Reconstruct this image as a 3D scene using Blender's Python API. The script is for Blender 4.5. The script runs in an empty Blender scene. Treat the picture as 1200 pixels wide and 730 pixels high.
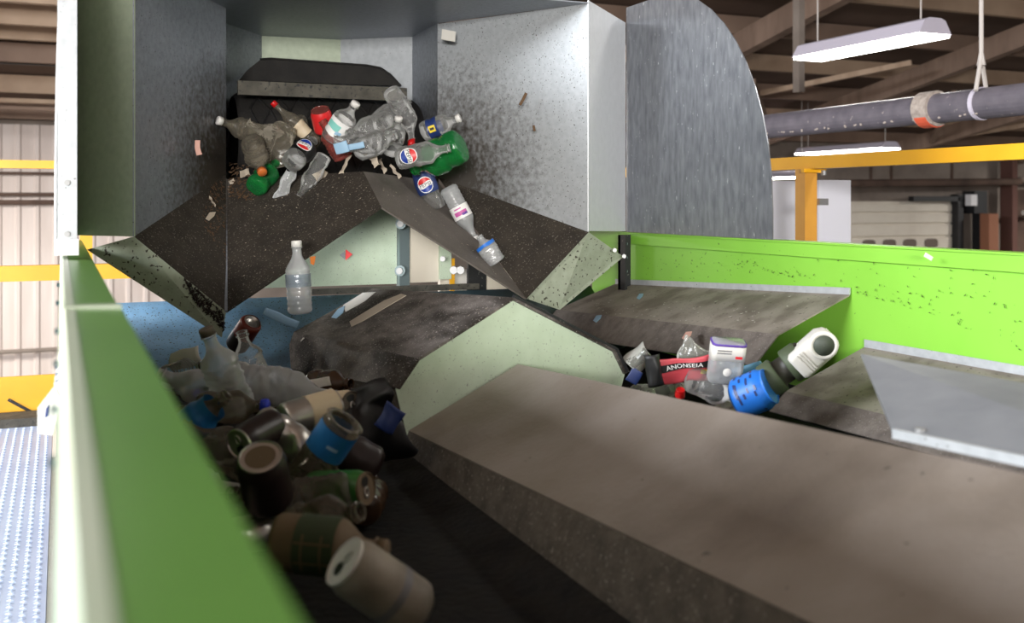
import bpy, bmesh, math, random
from mathutils import Vector, Matrix, noise

S = bpy.context.scene
COL = S.collection
Z0 = 3.6                                  # eye height above the hall floor
# ------------------------------------------------------------------ camera
FPX, U0, VH = 1220.0, 600.0, 237.0
TH = math.atan(529.0 / FPX)
FWD = Vector((math.sin(TH), math.cos(TH), 0)); RGT = Vector((math.cos(TH), -math.sin(TH), 0)); UP = Vector((0, 0, 1))
CAM = Vector((0, 0, Z0))
cd = bpy.data.cameras.new('camera'); cam = bpy.data.objects.new('camera', cd); COL.objects.link(cam)
cam.location = CAM; cam.rotation_euler = (math.pi / 2, 0, -TH)
cd.sensor_width = 36; cd.lens = FPX / 1200 * 36; cd.shift_y = -(365 - VH) / 1200
cd.clip_start = 0.02; cd.clip_end = 200
cd.dof.use_dof = True; cd.dof.focus_distance = 3.15; cd.dof.aperture_fstop = 4.2
S.camera = cam
# ------------------------------------------------------------------ world + view
W = bpy.data.worlds.new('hall_light'); S.world = W; W.use_nodes = True
bg = W.node_tree.nodes['Background']; bg.inputs[0].default_value = (0.95, 0.98, 1.0, 1); bg.inputs[1].default_value = 0.42
S.view_settings.view_transform = 'Standard'; S.view_settings.look = 'None'
S.view_settings.exposure = 0.0; S.view_settings.gamma = 1.0; S.view_settings.use_curve_mapping = False

def at(u, v, d): return CAM + d * (FWD + RGT * ((u - U0) / FPX) - UP * ((v - VH) / FPX))
def onh(u, v, h): return at(u, v, FPX * h / (v - VH))
def P(x, y, h): return Vector((x, y, h + Z0))
def lin(c):
    return tuple(((x / 255) / 12.92 if x / 255 <= .04045 else ((x / 255 + .055) / 1.055) ** 2.4) for x in c) + (1,)

# area lights for daylight inferred from the shading; their windows are added, unseen (built below as added_window_1 and added_window_2)
def daylight(name, loc, aim, sx, sy, power, col):
    ld = bpy.data.lights.new(name, 'AREA'); ld.shape = 'RECTANGLE'; ld.size = sx; ld.size_y = sy; ld.energy = power; ld.color = col
    o = bpy.data.objects.new(name, ld); COL.objects.link(o); o.location = loc
    o.rotation_euler = (Vector(aim) - Vector(loc)).to_track_quat('-Z', 'Y').to_euler(); return o
daylight('daylight_rear', (-3.3, -7.75, Z0 + .70), (.9, 2.5, Z0 - .1), 2.6, .9, 1400, (1, .98, .95))
daylight('daylight_side', (-7.75, 2.0, Z0 + 2.2), (.7, 2.0, Z0 - .3), 5.0, 1.2, 1350, (.90, .95, 1))

# ------------------------------------------------------------------ materials
M = {}
def mat(name, base, rough=.6, metal=0.0, var=None, scale=8.0, spots=None, spot_scale=60, spot_thr=.62, bump=0.0, bscale=80,
        stretch=(1, 1, 1), emit=None, estr=0.0, spec=.5, grime=None, grime_scale=3, grime_thr=(.45, .65), coord='Object', pile=None):
    m = bpy.data.materials.new(name); m.use_nodes = True; nt = m.node_tree; N = nt.nodes; L = nt.links
    b = N['Principled BSDF']; b.inputs['Roughness'].default_value = rough; b.inputs['Metallic'].default_value = metal
    b.inputs['Specular IOR Level'].default_value = spec
    b.inputs['Base Color'].default_value = base
    tc = N.new('ShaderNodeNewGeometry'); mp = N.new('ShaderNodeMapping'); mp.inputs['Scale'].default_value = stretch
    L.new(tc.outputs['Position'], mp.inputs[0])
    if coord == 'Object':
        tt = N.new('ShaderNodeTexCoord'); L.new(tt.outputs['Object'], mp.inputs[0])
    cur = None
    def mix(fac, a, bcol):
        x = N.new('ShaderNodeMix'); x.data_type = 'RGBA'
        L.new(fac, x.inputs[0])
        if a is None: x.inputs[6].default_value = base
        else: L.new(a, x.inputs[6])
        x.inputs[7].default_value = bcol
        return x.outputs[2]
    def ns(sc, lo, hi, det=4):
        n = N.new('ShaderNodeTexNoise'); n.inputs['Scale'].default_value = sc; n.inputs['Detail'].default_value = det
        L.new(mp.outputs[0], n.inputs['Vector'])
        r = N.new('ShaderNodeMapRange'); r.inputs[1].default_value = lo; r.inputs[2].default_value = hi
        L.new(n.outputs[0], r.inputs[0]); return r.outputs[0]
    if var: cur = mix(ns(scale, .3, .7), cur, var)
    if grime: cur = mix(ns(grime_scale, grime_thr[0], grime_thr[1], 6), cur, grime)
    if pile:   # soiling thrown up round the foot of the heap, broken up by noise
        geo = N.new('ShaderNodeNewGeometry'); d_ = None
        for px, py, ph in PILE:
            vm = N.new('ShaderNodeVectorMath'); vm.operation = 'DISTANCE'; L.new(geo.outputs['Position'], vm.inputs[0]); vm.inputs[1].default_value = (px, py, ph + Z0)
            if d_ is None: d_ = vm.outputs['Value']
            else:
                mn = N.new('ShaderNodeMath'); mn.operation = 'MINIMUM'; L.new(d_, mn.inputs[0]); L.new(vm.outputs['Value'], mn.inputs[1]); d_ = mn.outputs[0]
        nn = N.new('ShaderNodeTexNoise'); nn.inputs['Scale'].default_value = 60; nn.inputs['Detail'].default_value = 6; L.new(geo.outputs['Position'], nn.inputs['Vector'])
        ma = N.new('ShaderNodeMath'); ma.operation = 'MULTIPLY_ADD'; ma.inputs[1].default_value = .5; L.new(nn.outputs[0], ma.inputs[0]); L.new(d_, ma.inputs[2])
        r = N.new('ShaderNodeMapRange'); r.inputs[1].default_value = .70; r.inputs[2].default_value = .40; L.new(ma.outputs[0], r.inputs[0])
        cur = mix(r.outputs[0], cur, pile)
    if spots: cur = mix(ns(spot_scale, spot_thr, spot_thr + .04, 3), cur, spots)
    if cur is not None: L.new(cur, b.inputs['Base Color'])
    if bump:
        n = N.new('ShaderNodeTexNoise'); n.inputs['Scale'].default_value = bscale; n.inputs['Detail'].default_value = 5
        L.new(mp.outputs[0], n.inputs['Vector'])
        bp = N.new('ShaderNodeBump'); bp.inputs['Strength'].default_value = bump; bp.inputs['Distance'].default_value = .01
        L.new(n.outputs[0], bp.inputs['Height']); L.new(bp.outputs[0], b.inputs['Normal'])
    if emit: b.inputs['Emission Color'].default_value = emit; b.inputs['Emission Strength'].default_value = estr
    M[name] = m; return m
def clear(name, tint, body, fac=.22, rough=.12):
    m = bpy.data.materials.new(name); m.use_nodes = True; nt = m.node_tree; N = nt.nodes; L = nt.links; N.clear()
    o = N.new('ShaderNodeOutputMaterial'); tr = N.new('ShaderNodeBsdfTransparent'); tr.inputs[0].default_value = tint
    pb = N.new('ShaderNodeBsdfPrincipled'); pb.inputs['Base Color'].default_value = body; pb.inputs['Roughness'].default_value = rough
    pb.inputs['Specular IOR Level'].default_value = 1.0
    nz = N.new('ShaderNodeTexNoise'); nz.inputs['Scale'].default_value = 45; nz.inputs['Detail'].default_value = 4
    tt = N.new('ShaderNodeTexCoord'); L.new(tt.outputs['Object'], nz.inputs['Vector'])
    bp = N.new('ShaderNodeBump'); bp.inputs['Strength'].default_value = .6; bp.inputs['Distance'].default_value = .007
    L.new(nz.outputs[0], bp.inputs['Height']); L.new(bp.outputs[0], pb.inputs['Normal'])
    fr = N.new('ShaderNodeFresnel'); fr.inputs[0].default_value = 1.5; L.new(bp.outputs[0], fr.inputs['Normal'])
    a = N.new('ShaderNodeMath'); a.operation = 'MULTIPLY_ADD'; a.inputs[1].default_value = 1.05; a.inputs[2].default_value = fac; a.use_clamp = True
    L.new(fr.outputs[0], a.inputs[0])
    mx = N.new('ShaderNodeMixShader'); L.new(a.outputs[0], mx.inputs[0]); L.new(tr.outputs[0], mx.inputs[1]); L.new(pb.outputs[0], mx.inputs[2])
    L.new(mx.outputs[0], o.inputs[0]); M[name] = m; return m

G = lambda v: (v, v, v, 1)
PILE = [(.50, 3.52, .06), (1.25, 3.52, .06)]
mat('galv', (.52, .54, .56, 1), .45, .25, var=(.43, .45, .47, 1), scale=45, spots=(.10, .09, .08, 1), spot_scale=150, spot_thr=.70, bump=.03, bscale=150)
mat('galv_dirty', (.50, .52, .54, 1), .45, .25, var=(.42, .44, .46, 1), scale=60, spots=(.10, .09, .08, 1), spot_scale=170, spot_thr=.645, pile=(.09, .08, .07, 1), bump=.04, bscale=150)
mat('galv_shaded', (.34, .365, .42, 1), .42, .35, var=(.27, .29, .33, 1), scale=60, spots=(.08, .07, .06, 1), spot_scale=170, spot_thr=.66, pile=(.07, .06, .05, 1), bump=.04, bscale=150)  # shaded copy of the sheet; weaker light on these panels is in the colour
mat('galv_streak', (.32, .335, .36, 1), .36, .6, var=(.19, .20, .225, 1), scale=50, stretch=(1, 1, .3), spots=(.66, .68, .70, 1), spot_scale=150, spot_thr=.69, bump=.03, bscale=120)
mat('galv_lit', (.88, .90, .92, 1), .35, .1, var=(.82, .84, .86, 1), scale=40, spots=(.2, .18, .16, 1), spot_scale=120, spot_thr=.75)  # lit copy of the sheet; strong light on the wing is in the colour
mat('galv_sheet', (.27, .285, .31, 1), .5, .2, var=(.21, .225, .25, 1), scale=14)
mat('galv_green_reflect', (.40, .45, .34, 1), .5, .15, var=(.34, .385, .29, 1), scale=50, spots=(.08, .07, .05, 1), spot_scale=120, spot_thr=.735, bump=.03, bscale=120)  # plain zinc; the green walls' reflection is put into its colour
mat('zinc_green_reflect', (.60, .70, .54, 1), .5, .05, var=(.54, .64, .48, 1), scale=22, spots=(.30, .33, .27, 1), spot_scale=220, spot_thr=.66, bump=.03, bscale=100)  # gable and back plate zinc, green wall reflection painted in
mat('dirt_reflect_lip', (.38, .42, .33, 1), .6, .1, var=(.31, .34, .26, 1), scale=40, spots=(.05, .04, .03, 1), spot_scale=95, spot_thr=.62, bump=.05)  # dirt spots over zinc whose olive tint is a painted reflection
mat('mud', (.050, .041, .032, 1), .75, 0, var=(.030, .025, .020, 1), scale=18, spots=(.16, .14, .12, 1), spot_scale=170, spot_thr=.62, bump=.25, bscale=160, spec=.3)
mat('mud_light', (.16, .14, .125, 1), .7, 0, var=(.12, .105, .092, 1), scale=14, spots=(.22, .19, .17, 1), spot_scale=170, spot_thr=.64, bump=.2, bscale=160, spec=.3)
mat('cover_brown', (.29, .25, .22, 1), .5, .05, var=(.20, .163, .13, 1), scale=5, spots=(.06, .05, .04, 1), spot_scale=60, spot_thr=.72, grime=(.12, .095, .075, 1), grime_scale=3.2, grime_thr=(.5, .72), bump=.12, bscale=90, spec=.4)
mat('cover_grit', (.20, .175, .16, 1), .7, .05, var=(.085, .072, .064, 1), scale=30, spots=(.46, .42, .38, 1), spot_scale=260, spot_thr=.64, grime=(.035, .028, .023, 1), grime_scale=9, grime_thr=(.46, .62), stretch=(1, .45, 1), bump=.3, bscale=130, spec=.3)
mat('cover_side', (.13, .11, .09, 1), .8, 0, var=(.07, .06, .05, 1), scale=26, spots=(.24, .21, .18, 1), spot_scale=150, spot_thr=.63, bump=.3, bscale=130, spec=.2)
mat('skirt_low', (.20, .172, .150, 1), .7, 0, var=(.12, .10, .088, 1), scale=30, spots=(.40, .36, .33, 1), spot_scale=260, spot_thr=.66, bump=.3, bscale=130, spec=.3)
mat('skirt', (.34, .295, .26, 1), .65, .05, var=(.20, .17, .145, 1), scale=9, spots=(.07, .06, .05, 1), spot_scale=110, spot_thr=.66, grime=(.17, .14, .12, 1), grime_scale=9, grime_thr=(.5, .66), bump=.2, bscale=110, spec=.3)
mat('belt', (.012, .012, .013, 1), .7, 0, var=(.020, .018, .016, 1), scale=20, bump=.4, bscale=60, spec=.15)
mat('rubber', (.014, .013, .013, 1), .7, 0, var=(.024, .022, .020, 1), scale=14, bump=.2, spec=.15)
mat('scraper', (.11, .10, .08, 1), .8, 0, var=(.055, .05, .04, 1), scale=22, spots=(.03, .03, .03, 1), spot_scale=90, spot_thr=.6, bump=.3)
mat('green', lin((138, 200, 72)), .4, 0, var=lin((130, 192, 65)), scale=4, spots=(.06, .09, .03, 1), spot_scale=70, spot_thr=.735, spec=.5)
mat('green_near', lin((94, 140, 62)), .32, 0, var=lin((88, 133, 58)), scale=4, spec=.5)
mat('green_glare', lin((226, 238, 216)), .3, 0, var=lin((214, 230, 204)), scale=6)  # overexposed glare on the green hem, put into its colour
mat('yellow', lin((248, 184, 38)), .4, 0, var=lin((236, 170, 30)), scale=5)
mat('yellow_tan', lin((225, 165, 70)), .4, 0, var=lin((205, 145, 60)), scale=5)
mat('blue_steel', lin((140, 186, 222)), .5, .1, var=lin((112, 158, 196)), scale=9, spots=(.06, .06, .06, 1), spot_scale=150, spot_thr=.62, grime=(.10, .12, .14, 1), grime_scale=5, grime_thr=(.5, .75), bump=.05)
mat('teal_dark', lin((62, 88, 96)), .5, .2, var=lin((50, 72, 80)), scale=9)
mat('tread', lin((206, 218, 244)), .32, .1, var=lin((186, 200, 232)), scale=6)  # blue daylight reflected by the steel is put into its colour
mat('white_paint', lin((224, 222, 224)), .5)
mat('board', lin((222, 222, 232)), .35)
mat('black_metal', (.02, .02, .022, 1), .5, .3, spots=(.12, .11, .1, 1), spot_scale=80, spot_thr=.66)
mat('steel', (.32, .32, .32, 1), .45, .6)
mat('grey_post', lin((112, 126, 128)), .45, .4)
mat('cream', lin((232, 222, 205)), .6)
mat('pipe', lin((112, 106, 114)), .45, 0, var=lin((92, 88, 96)), scale=12, spots=lin((160, 150, 148)), spot_scale=30, spot_thr=.68)
mat('dust', lin((185, 172, 162)), .9, 0, var=lin((150, 138, 130)), scale=40, bump=.4)
mat('orange', lin((220, 96, 66)), .5)
mat('rope', lin((190, 182, 176)), .9)
mat('wall_metal', lin((226, 214, 208)), .6, 0, var=lin((205, 190, 182)), scale=1.5, stretch=(3, 3, .4))
mat('wall_grey', lin((150, 138, 128)), .8, 0, var=lin((122, 110, 102)), scale=2)
mat('wood_dark', lin((110, 88, 76)), .85, 0, var=lin((70, 54, 47)), scale=2)
mat('wood_tan', lin((198, 172, 148)), .85, 0, var=lin((166, 140, 118)), scale=1.5, stretch=(1, 4, 1))
mat('wood_mid', lin((152, 128, 112)), .85, 0, var=lin((126, 104, 90)), scale=1.5, stretch=(1, 4, 1))
mat('roof_deck', lin((108, 88, 76)), .9, 0, var=lin((88, 70, 60)), scale=1.2)
mat('door_white', lin((228, 220, 206)), .6, 0, var=lin((214, 204, 190)), scale=2)
mat('door_glass', lin((120, 108, 100)), .25)
mat('column_brown', lin((140, 92, 68)), .8)
mat('rust', lin((98, 66, 58)), .8)
mat('concrete', (.18, .17, .16, 1), .8, 0, var=(.13, .125, .12, 1), scale=1)
mat('lamp_white', lin((205, 198, 212)), .5)
mat('tube_light', G(.9), .5, emit=(1, .97, .9, 1), estr=14)
clear('clear', G(.95), (.66, .66, .65, 1), .07, .05)
clear('clear_dirty', (.82, .80, .75, 1), (.28, .25, .20, 1), .20, .15)
clear('clear_water', G(.95), (.66, .67, .68, 1), .34)
clear('clear_red', (.9, .42, .38, 1), (.42, .12, .10, 1), .32)
clear('clear_green', (.12, .72, .22, 1), (.02, .28, .07, 1), .4)
clear('clear_blue', (.80, .85, .92, 1), (.36, .41, .48, 1), .35)
clear('film', (.85, .86, .84, 1), (.42, .42, .38, 1), .22)
for nm, c, r in [('cap_white', (225, 222, 218), .4), ('cap_blue', (28, 52, 190), .35), ('cap_red', (196, 22, 24), .35), ('cap_orange', (206, 112, 52), .4),
                 ('cap_dark', (88, 78, 66), .5), ('ink_blue', (22, 56, 150), .4), ('ink_navy', (38, 56, 110), .4), ('ink_red', (214, 40, 42), .4), ('ink_white', (236, 234, 232), .5),
                 ('ink_black', (14, 14, 15), .5), ('ink_purple', (88, 58, 150), .5), ('ink_pink', (196, 90, 160), .5), ('ink_teal', (130, 200, 190), .5),
                 ('ink_yellow', (236, 206, 60), .5), ('ink_sky', (150, 186, 214), .5), ('ink_grey', (120, 118, 118), .6), ('label_blue', (36, 112, 178), .4),
                 ('tub_blue', (38, 116, 214), .45), ('olive', (74, 84, 62), .6), ('olive_dark', (42, 40, 32), .5), ('wrap_red', (200, 74, 84), .45), ('paper', (214, 210, 202), .8),
                 ('shred', (196, 182, 164), .9), ('jug_white', (216, 212, 204), .45), ('lid_grey', (70, 76, 66), .6), ('plaid', (62, 74, 52), .7), ('tan', (112, 95, 72), .7),
                 ('can_green', (52, 112, 48), .35), ('can_dark', (40, 30, 28), .4), ('can_redbrown', (110, 44, 30), .4), ('brownglass', (62, 44, 30), .2), ('bag_black', (14, 14, 17), .5),
                 ('foil_blue', (112, 168, 204), .4), ('leaf', (96, 72, 50), .9), ('flake_pink', (220, 170, 156), .7), ('cream_can', (206, 188, 158), .5), ('sticker_orange', (214, 116, 34), .5)]:
    mat(nm, lin(c), r)
mat('alu', (.62, .60, .56, 1), .3, .85, var=(.5, .48, .44, 1), scale=20, bump=.05)
mat('white_body', lin((164, 154, 138)), .55, 0, var=lin((112, 104, 90)), scale=16)

# ------------------------------------------------------------------ mesh helpers
WL = {}
def tag(o, label, cat, group=None):
    o['label'] = label; o['category'] = cat
    if group: o['group'] = group
    return o
def thing(name, label, cat, loc, group=None):
    o = bpy.data.objects.new(name, None); o.empty_display_size = .05; COL.objects.link(o); o.location = loc; WL[o] = Vector(loc)
    return tag(o, label, cat, group)
def raw(name, V, F, m, smooth=False):
    me = bpy.data.meshes.new(name); me.from_pydata([tuple(v) for v in V], [], F); me.update()
    if smooth:
        for p in me.polygons: p.use_smooth = True
    if isinstance(m, str): m = M[m]
    me.materials.append(m); return me
def mk(name, V, F, m, parent=None, smooth=False):
    """mesh object from WORLD verts; origin at base centre"""
    V = [Vector(v) for v in V]
    lo = Vector((min(v.x for v in V), min(v.y for v in V), min(v.z for v in V))); hi = Vector((max(v.x for v in V), max(v.y for v in V), max(v.z for v in V)))
    org = Vector(((lo.x + hi.x) / 2, (lo.y + hi.y) / 2, lo.z))
    o = bpy.data.objects.new(name, raw(name, [v - org for v in V], F, m, smooth)); COL.objects.link(o); WL[o] = org
    if parent is not None: o.parent = parent; o.location = org - WL[parent]
    else: o.location = org
    return o
def struct(o): o['kind'] = 'structure'; return o
BF = [(0, 3, 2, 1), (4, 5, 6, 7), (0, 1, 5, 4), (1, 2, 6, 5), (2, 3, 7, 6), (3, 0, 4, 7)]
def boxv(x0, x1, y0, y1, z0, z1):
    return [Vector(p) for p in ((x0, y0, z0), (x1, y0, z0), (x1, y1, z0), (x0, y1, z0), (x0, y0, z1), (x1, y0, z1), (x1, y1, z1), (x0, y1, z1))]
def box(name, x0, x1, y0, y1, h0, h1, m, parent=None):
    return mk(name, boxv(x0, x1, y0, y1, h0 + Z0, h1 + Z0), BF, m, parent)
def join(parts):
    V, F = [], []
    for v, f in parts:
        k = len(V); V += list(v); F += [tuple(i + k for i in q) for q in f]
    return V, F
def slab(pts, t, away=None):
    """planar polygon thickened by t, away from the camera (or along `away`)"""
    pts = [Vector(p) for p in pts]; n = Vector((0, 0, 0))
    for i in range(len(pts)):
        a, b = pts[i], pts[(i + 1) % len(pts)]
        n += Vector(((a.y - b.y) * (a.z + b.z), (a.z - b.z) * (a.x + b.x), (a.x - b.x) * (a.y + b.y)))
    n.normalize(); c = sum(pts, Vector()) / len(pts)
    ref = away if away is not None else (c - CAM)
    if n.dot(ref) < 0: n = -n; pts = pts[::-1]
    k = len(pts); V = pts + [p + n * t for p in pts]
    F = [tuple(range(k))[::-1], tuple(range(k, 2 * k))] + [(i, (i + 1) % k, (i + 1) % k + k, i + k) for i in range(k)]
    return V, F
def plate(name, pts, t, m, parent=None, away=None):
    V, F = slab(pts, t, away); return mk(name, V, F, m, parent)
def tubev(a, b, r, n=10, r2=None):
    a = Vector(a); b = Vector(b); ax = (b - a).normalized(); q = ax.orthogonal().normalized(); w = ax.cross(q); r2 = r if r2 is None else r2
    V = [a + (q * math.cos(2 * math.pi * i / n) + w * math.sin(2 * math.pi * i / n)) * r for i in range(n)]
    V += [b + (q * math.cos(2 * math.pi * i / n) + w * math.sin(2 * math.pi * i / n)) * r2 for i in range(n)]
    F = [tuple(range(n))[::-1], tuple(range(n, 2 * n))] + [(i, (i + 1) % n, (i + 1) % n + n, i + n) for i in range(n)]
    return V, F
def tube(name, a, b, r, m, parent=None, n=10, r2=None, smooth=True):
    V, F = tubev(a, b, r, n, r2); return mk(name, V, F, m, parent)
def bar(a, b, w, h):
    a = Vector(a); b = Vector(b); ax = (b - a).normalized(); s = ax.cross(UP); s = s.normalized() if s.length > 1e-4 else Vector((1, 0, 0)); t = s.cross(ax)
    V = [p + s * (sx * w / 2) + t * (sy * h / 2) for p in (a, b) for sx, sy in ((-1, -1), (1, -1), (1, 1), (-1, 1))]
    return V, BF
def beam(name, a, b, w, h, m, parent=None):
    V, F = bar(a, b, w, h); return mk(name, V, F, m, parent)
def grid(fn, nu, nv):
    V = [fn(i / nu, j / nv) for j in range(nv + 1) for i in range(nu + 1)]
    F = [(j * (nu + 1) + i, j * (nu + 1) + i + 1, (j + 1) * (nu + 1) + i + 1, (j + 1) * (nu + 1) + i) for j in range(nv) for i in range(nu)]
    return V, F

# ================================================================== HALL
FAR = 16.0
o = struct(box('floor', -8, 30, -8, 17, -Z0 - .2, -Z0, 'concrete'))
wl = struct(box('wall_far', -8, 30, FAR, FAR + .2, -Z0, 1.15, 'wall_grey'))
# white corrugated sheets of the far wall, each rib a piece
sheet = mk('metal_sheet', boxv(-4, 2.6, FAR - .03, FAR - .002, .02, 4.68), BF, 'wall_metal', wl)
rv = None
for i in range(27):
    x = -3.9 + i * .24
    V = [Vector(p) for p in ((x - .045, FAR - .03, .02), (x + .045, FAR - .03, .02), (x + .022, FAR - .055, .02), (x - .022, FAR - .055, .02),
                             (x - .045, FAR - .03, 4.68), (x + .045, FAR - .03, 4.68), (x + .022, FAR - .055, 4.68), (x - .022, FAR - .055, 4.68))]
    if rv is None:
        rv = mk('rib', V, BF, 'wall_metal', wl); x00 = rv.location.x
    else:
        c = rv.copy(); COL.objects.link(c); c.location.x = x00 + i * .24
for h, r in ((.40, .02), (.11, .025), (-.0, .035)):
    t = tube('conduit', P(-4, FAR - .15, h), P(2.6, FAR - .15, h), r, 'wood_dark'); tag(t, {.40: 'uppermost thin dark conduit across the pale corrugated wall at left', .11: 'middle dark conduit across the pale corrugated wall, below the yellow rail', -.0: 'thickest lowest brown conduit across the pale corrugated wall at left'}[h], 'conduit', 'conduits on the corrugated wall')
t = tube('conduit', P(-4, FAR - .15, -2.05), P(2.6, FAR - .15, -2.05), .03, 'wall_grey'); tag(t, 'grey conduit low on corrugated wall between the two yellow boards', 'conduit', 'conduits on the corrugated wall')
# upper timber wall over the eave, sloping roof with purlins and rafters
struct(box('wall_upper', -8, 30, FAR + .02, FAR + .2, 1.15, 2.2, 'wood_dark'))
roofH = lambda y: 1.25 + (16.2 - y) * .185
rf = struct(plate('ceiling', [P(-8, 16.2, roofH(16.2)), P(30, 16.2, roofH(16.2)), P(30, -8, roofH(-8)), P(-8, -8, roofH(-8))], .15, 'roof_deck', away=UP))
for i in range(9):
    y = 15.6 - i * 1.25
    beam('purlin', P(-8, y, roofH(y) - .12), P(30, y, roofH(y) - .12), .09, .22, 'wood_tan' if i % 2 else 'wood_mid', rf)
for i in range(8):
    x = -3.2 + i * 3.6
    beam('rafter', P(x, 16, roofH(16) - .38), P(x, -7, roofH(-7) - .38), .14, .28, 'wood_mid', rf)
for i in range(5):
    x = 4 + i * 3.6
    beam('brace', P(x, 14.2, roofH(14.2) - .45), P(x + 2.6, 10.4, roofH(10.4) - .5), .07, .07, 'wood_tan', rf)
    beam('brace', P(x + 3.6, 14.6, roofH(14.6) - .45), P(x + .9, 11.5, roofH(11.5) - .5), .07, .07, 'wood_mid', rf)
# tie beams at the left end above the corrugated wall
for y, h, hh, m in ((12.6, 1.86, .16, 'wood_tan'), (11.2, 2.0, .12, 'wood_tan'), (14.4, 1.27, .05, 'wood_tan'), (14.2, 1.16, .04, 'wood_mid'), (13.4, 1.62, .03, 'black_metal')):
    beam('tie_beam', P(-6, y, h), P(2.4, y, h), .1, hh, m, rf)
for x in (-1.1, -.35, .4):
    beam('stud', P(x, 15.85, 1.15), P(x, 15.85, 1.75), .06, .06, 'wood_mid', wl)
def win_wall(nm, boxes, glass, wname):
    parts = [(boxv(a, b, c, d, e + Z0, f + Z0), BF) for a, b, c, d, e, f in boxes]
    V, F = join(parts); w = struct(mk(nm, V, F, 'wall_metal'))
    g = struct(box(wname, *glass, 'film')); return w
win_wall('wall_left', [(-8.2, -8, -8, -.5, -Z0, 5.4), (-8.2, -8, 4.5, 17, -Z0, 3.4), (-8.2, -8, -.5, 4.5, -Z0, 1.6), (-8.2, -8, -.5, 4.5, 2.8, 3.6)], (-8.12, -8.08, -.5, 4.5, 1.6, 2.8), 'added_window_1')  # glazed band is added, unseen, sized and placed for the daylight
win_wall('wall_back', [(-8.2, -4.6, -8.2, -8, -Z0, 5.4), (-2, 30, -8.2, -8, -Z0, 5.4), (-4.6, -2, -8.2, -8, -Z0, .25), (-4.6, -2, -8.2, -8, 1.15, 5.4)], (-4.6, -2, -8.12, -8.08, .25, 1.15), 'added_window_2')
struct(box('wall_right', 30, 30.2, -8, 17, -Z0, 3.0, 'rust'))

# dock door and the wall features round it (far right)
def xw(u, y): # world X at depth plane Y for pixel column u
    s = (u - U0) / FPX; return y * (FWD.x + RGT.x * s) / (FWD.y + RGT.y * s)
def hw(u, v, y):
    s = (u - U0) / FPX; return -(v - VH) / FPX * y / (FWD.y + RGT.y * s)
YD = FAR - .1
x0, x1 = xw(940, YD), xw(1114, YD)
dr = struct(mk('door_1', boxv(x0, x1, YD, YD + .09, .02, Z0 + hw(1050, 236, YD)), BF, 'door_white'))
for k, v in enumerate((240, 250, 263, 278)):
    a, b = hw(1050, v, YD), hw(1050, (250, 263, 278, 294)[k], YD)
    box('door_panel', x0 + .02, x1 - .02, YD - .05, YD, b + .035, a - .005, 'door_white', dr)
for u in (1008, 1032, 1056, 1081):
    xx0, xx1 = xw(u, YD), xw(u + 15, YD); ha, hb = hw(1050, 280, YD), hw(1050, 291, YD)
    pts = []
    for k in range(16):
        a = 2 * math.pi * k / 16; ca, sa = math.cos(a), math.sin(a)
        pts.append(P((xx0 + xx1) / 2 + (xx1 - xx0) / 2 * math.copysign(abs(ca) ** .6, ca), YD - .052, (ha + hb) / 2 + (ha - hb) / 2 * math.copysign(abs(sa) ** .6, sa)))
    plate('window_pane', pts, .02, 'door_glass', dr, away=Vector((0, -1, 0)))
t = thing('door_track', 'black vertical dock door track with motor beside the white door', 'door track', P(xw(1120, YD), YD - .1, -Z0))
box('guide_rail', xw(1114, YD), xw(1120, YD), YD - .2, YD, -Z0, hw(1115, 228, YD), 'black_metal', t)
box('motor', xw(1128, YD), xw(1143, YD), YD - .3, YD, hw(1130, 250, YD), hw(1130, 224, YD), 'black_metal', t)
box('chain_housing', xw(1139, YD), xw(1145, YD), YD - .2, YD, -Z0, hw(1140, 240, YD), 'black_metal', t)
box('switch_box', xw(1122, YD), xw(1129, YD), YD - .35, YD - .2, hw(1125, 241, YD), hw(1125, 228, YD), 'white_paint', t)
box('header_arm', xw(1062, YD), xw(1116, YD), YD - .2, YD - .06, hw(1090, 236, YD), hw(1090, 230, YD), 'black_metal', t)
tag(box('wooden_post', xw(1130, YD), xw(1141, YD), YD - .62, YD - .4, -Z0, hw(1135, 250, YD), 'column_brown'), 'reddish brown timber post beside the white dock door', 'post')
tag(box('steel_column', xw(1170, YD), xw(1176, YD), YD - .35, YD - .05, -Z0, roofH(YD) - .1, 'rust'), 'dark rust-red steel column at far right of the hall', 'column')
tag(tube('roof_pipe', P(xw(960, YD), YD - .5, hw(1050, 216, YD)), P(xw(1172, YD), YD - .5, hw(1050, 212, YD)), .07, 'wood_dark'), 'dark horizontal pipe running along the wall above the dock door', 'pipe')
wu = wl
for u in (1019, 1043, 1114):
    box('seam', xw(u, FAR), xw(u + 2, FAR), FAR - .03, FAR + .0, hw(u, 214, FAR), 1.1, 'wood_dark', wl)
tag(box('dark_opening', xw(1178, YD), xw(1260, YD), YD - .02, YD + .09, -Z0, hw(1190, 222, YD), 'wood_dark'), 'dark brown timber panel behind the rust-red column', 'panel')
tag(tube('wall_tube', P(xw(1180, YD), YD - .4, hw(1190, 249, YD)), P(xw(1240, YD), YD - .4, hw(1190, 249, YD)), .05, 'jug_white'), 'short white horizontal tube on the dark panel at far right', 'tube')
tag(tube('wall_rail', P(xw(1176, YD), YD - .4, hw(1190, 211, YD)), P(xw(1250, YD), YD - .4, hw(1190, 211, YD)), .06, 'wall_grey'), 'grey horizontal rail at the far right edge under the roof', 'rail')

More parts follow.
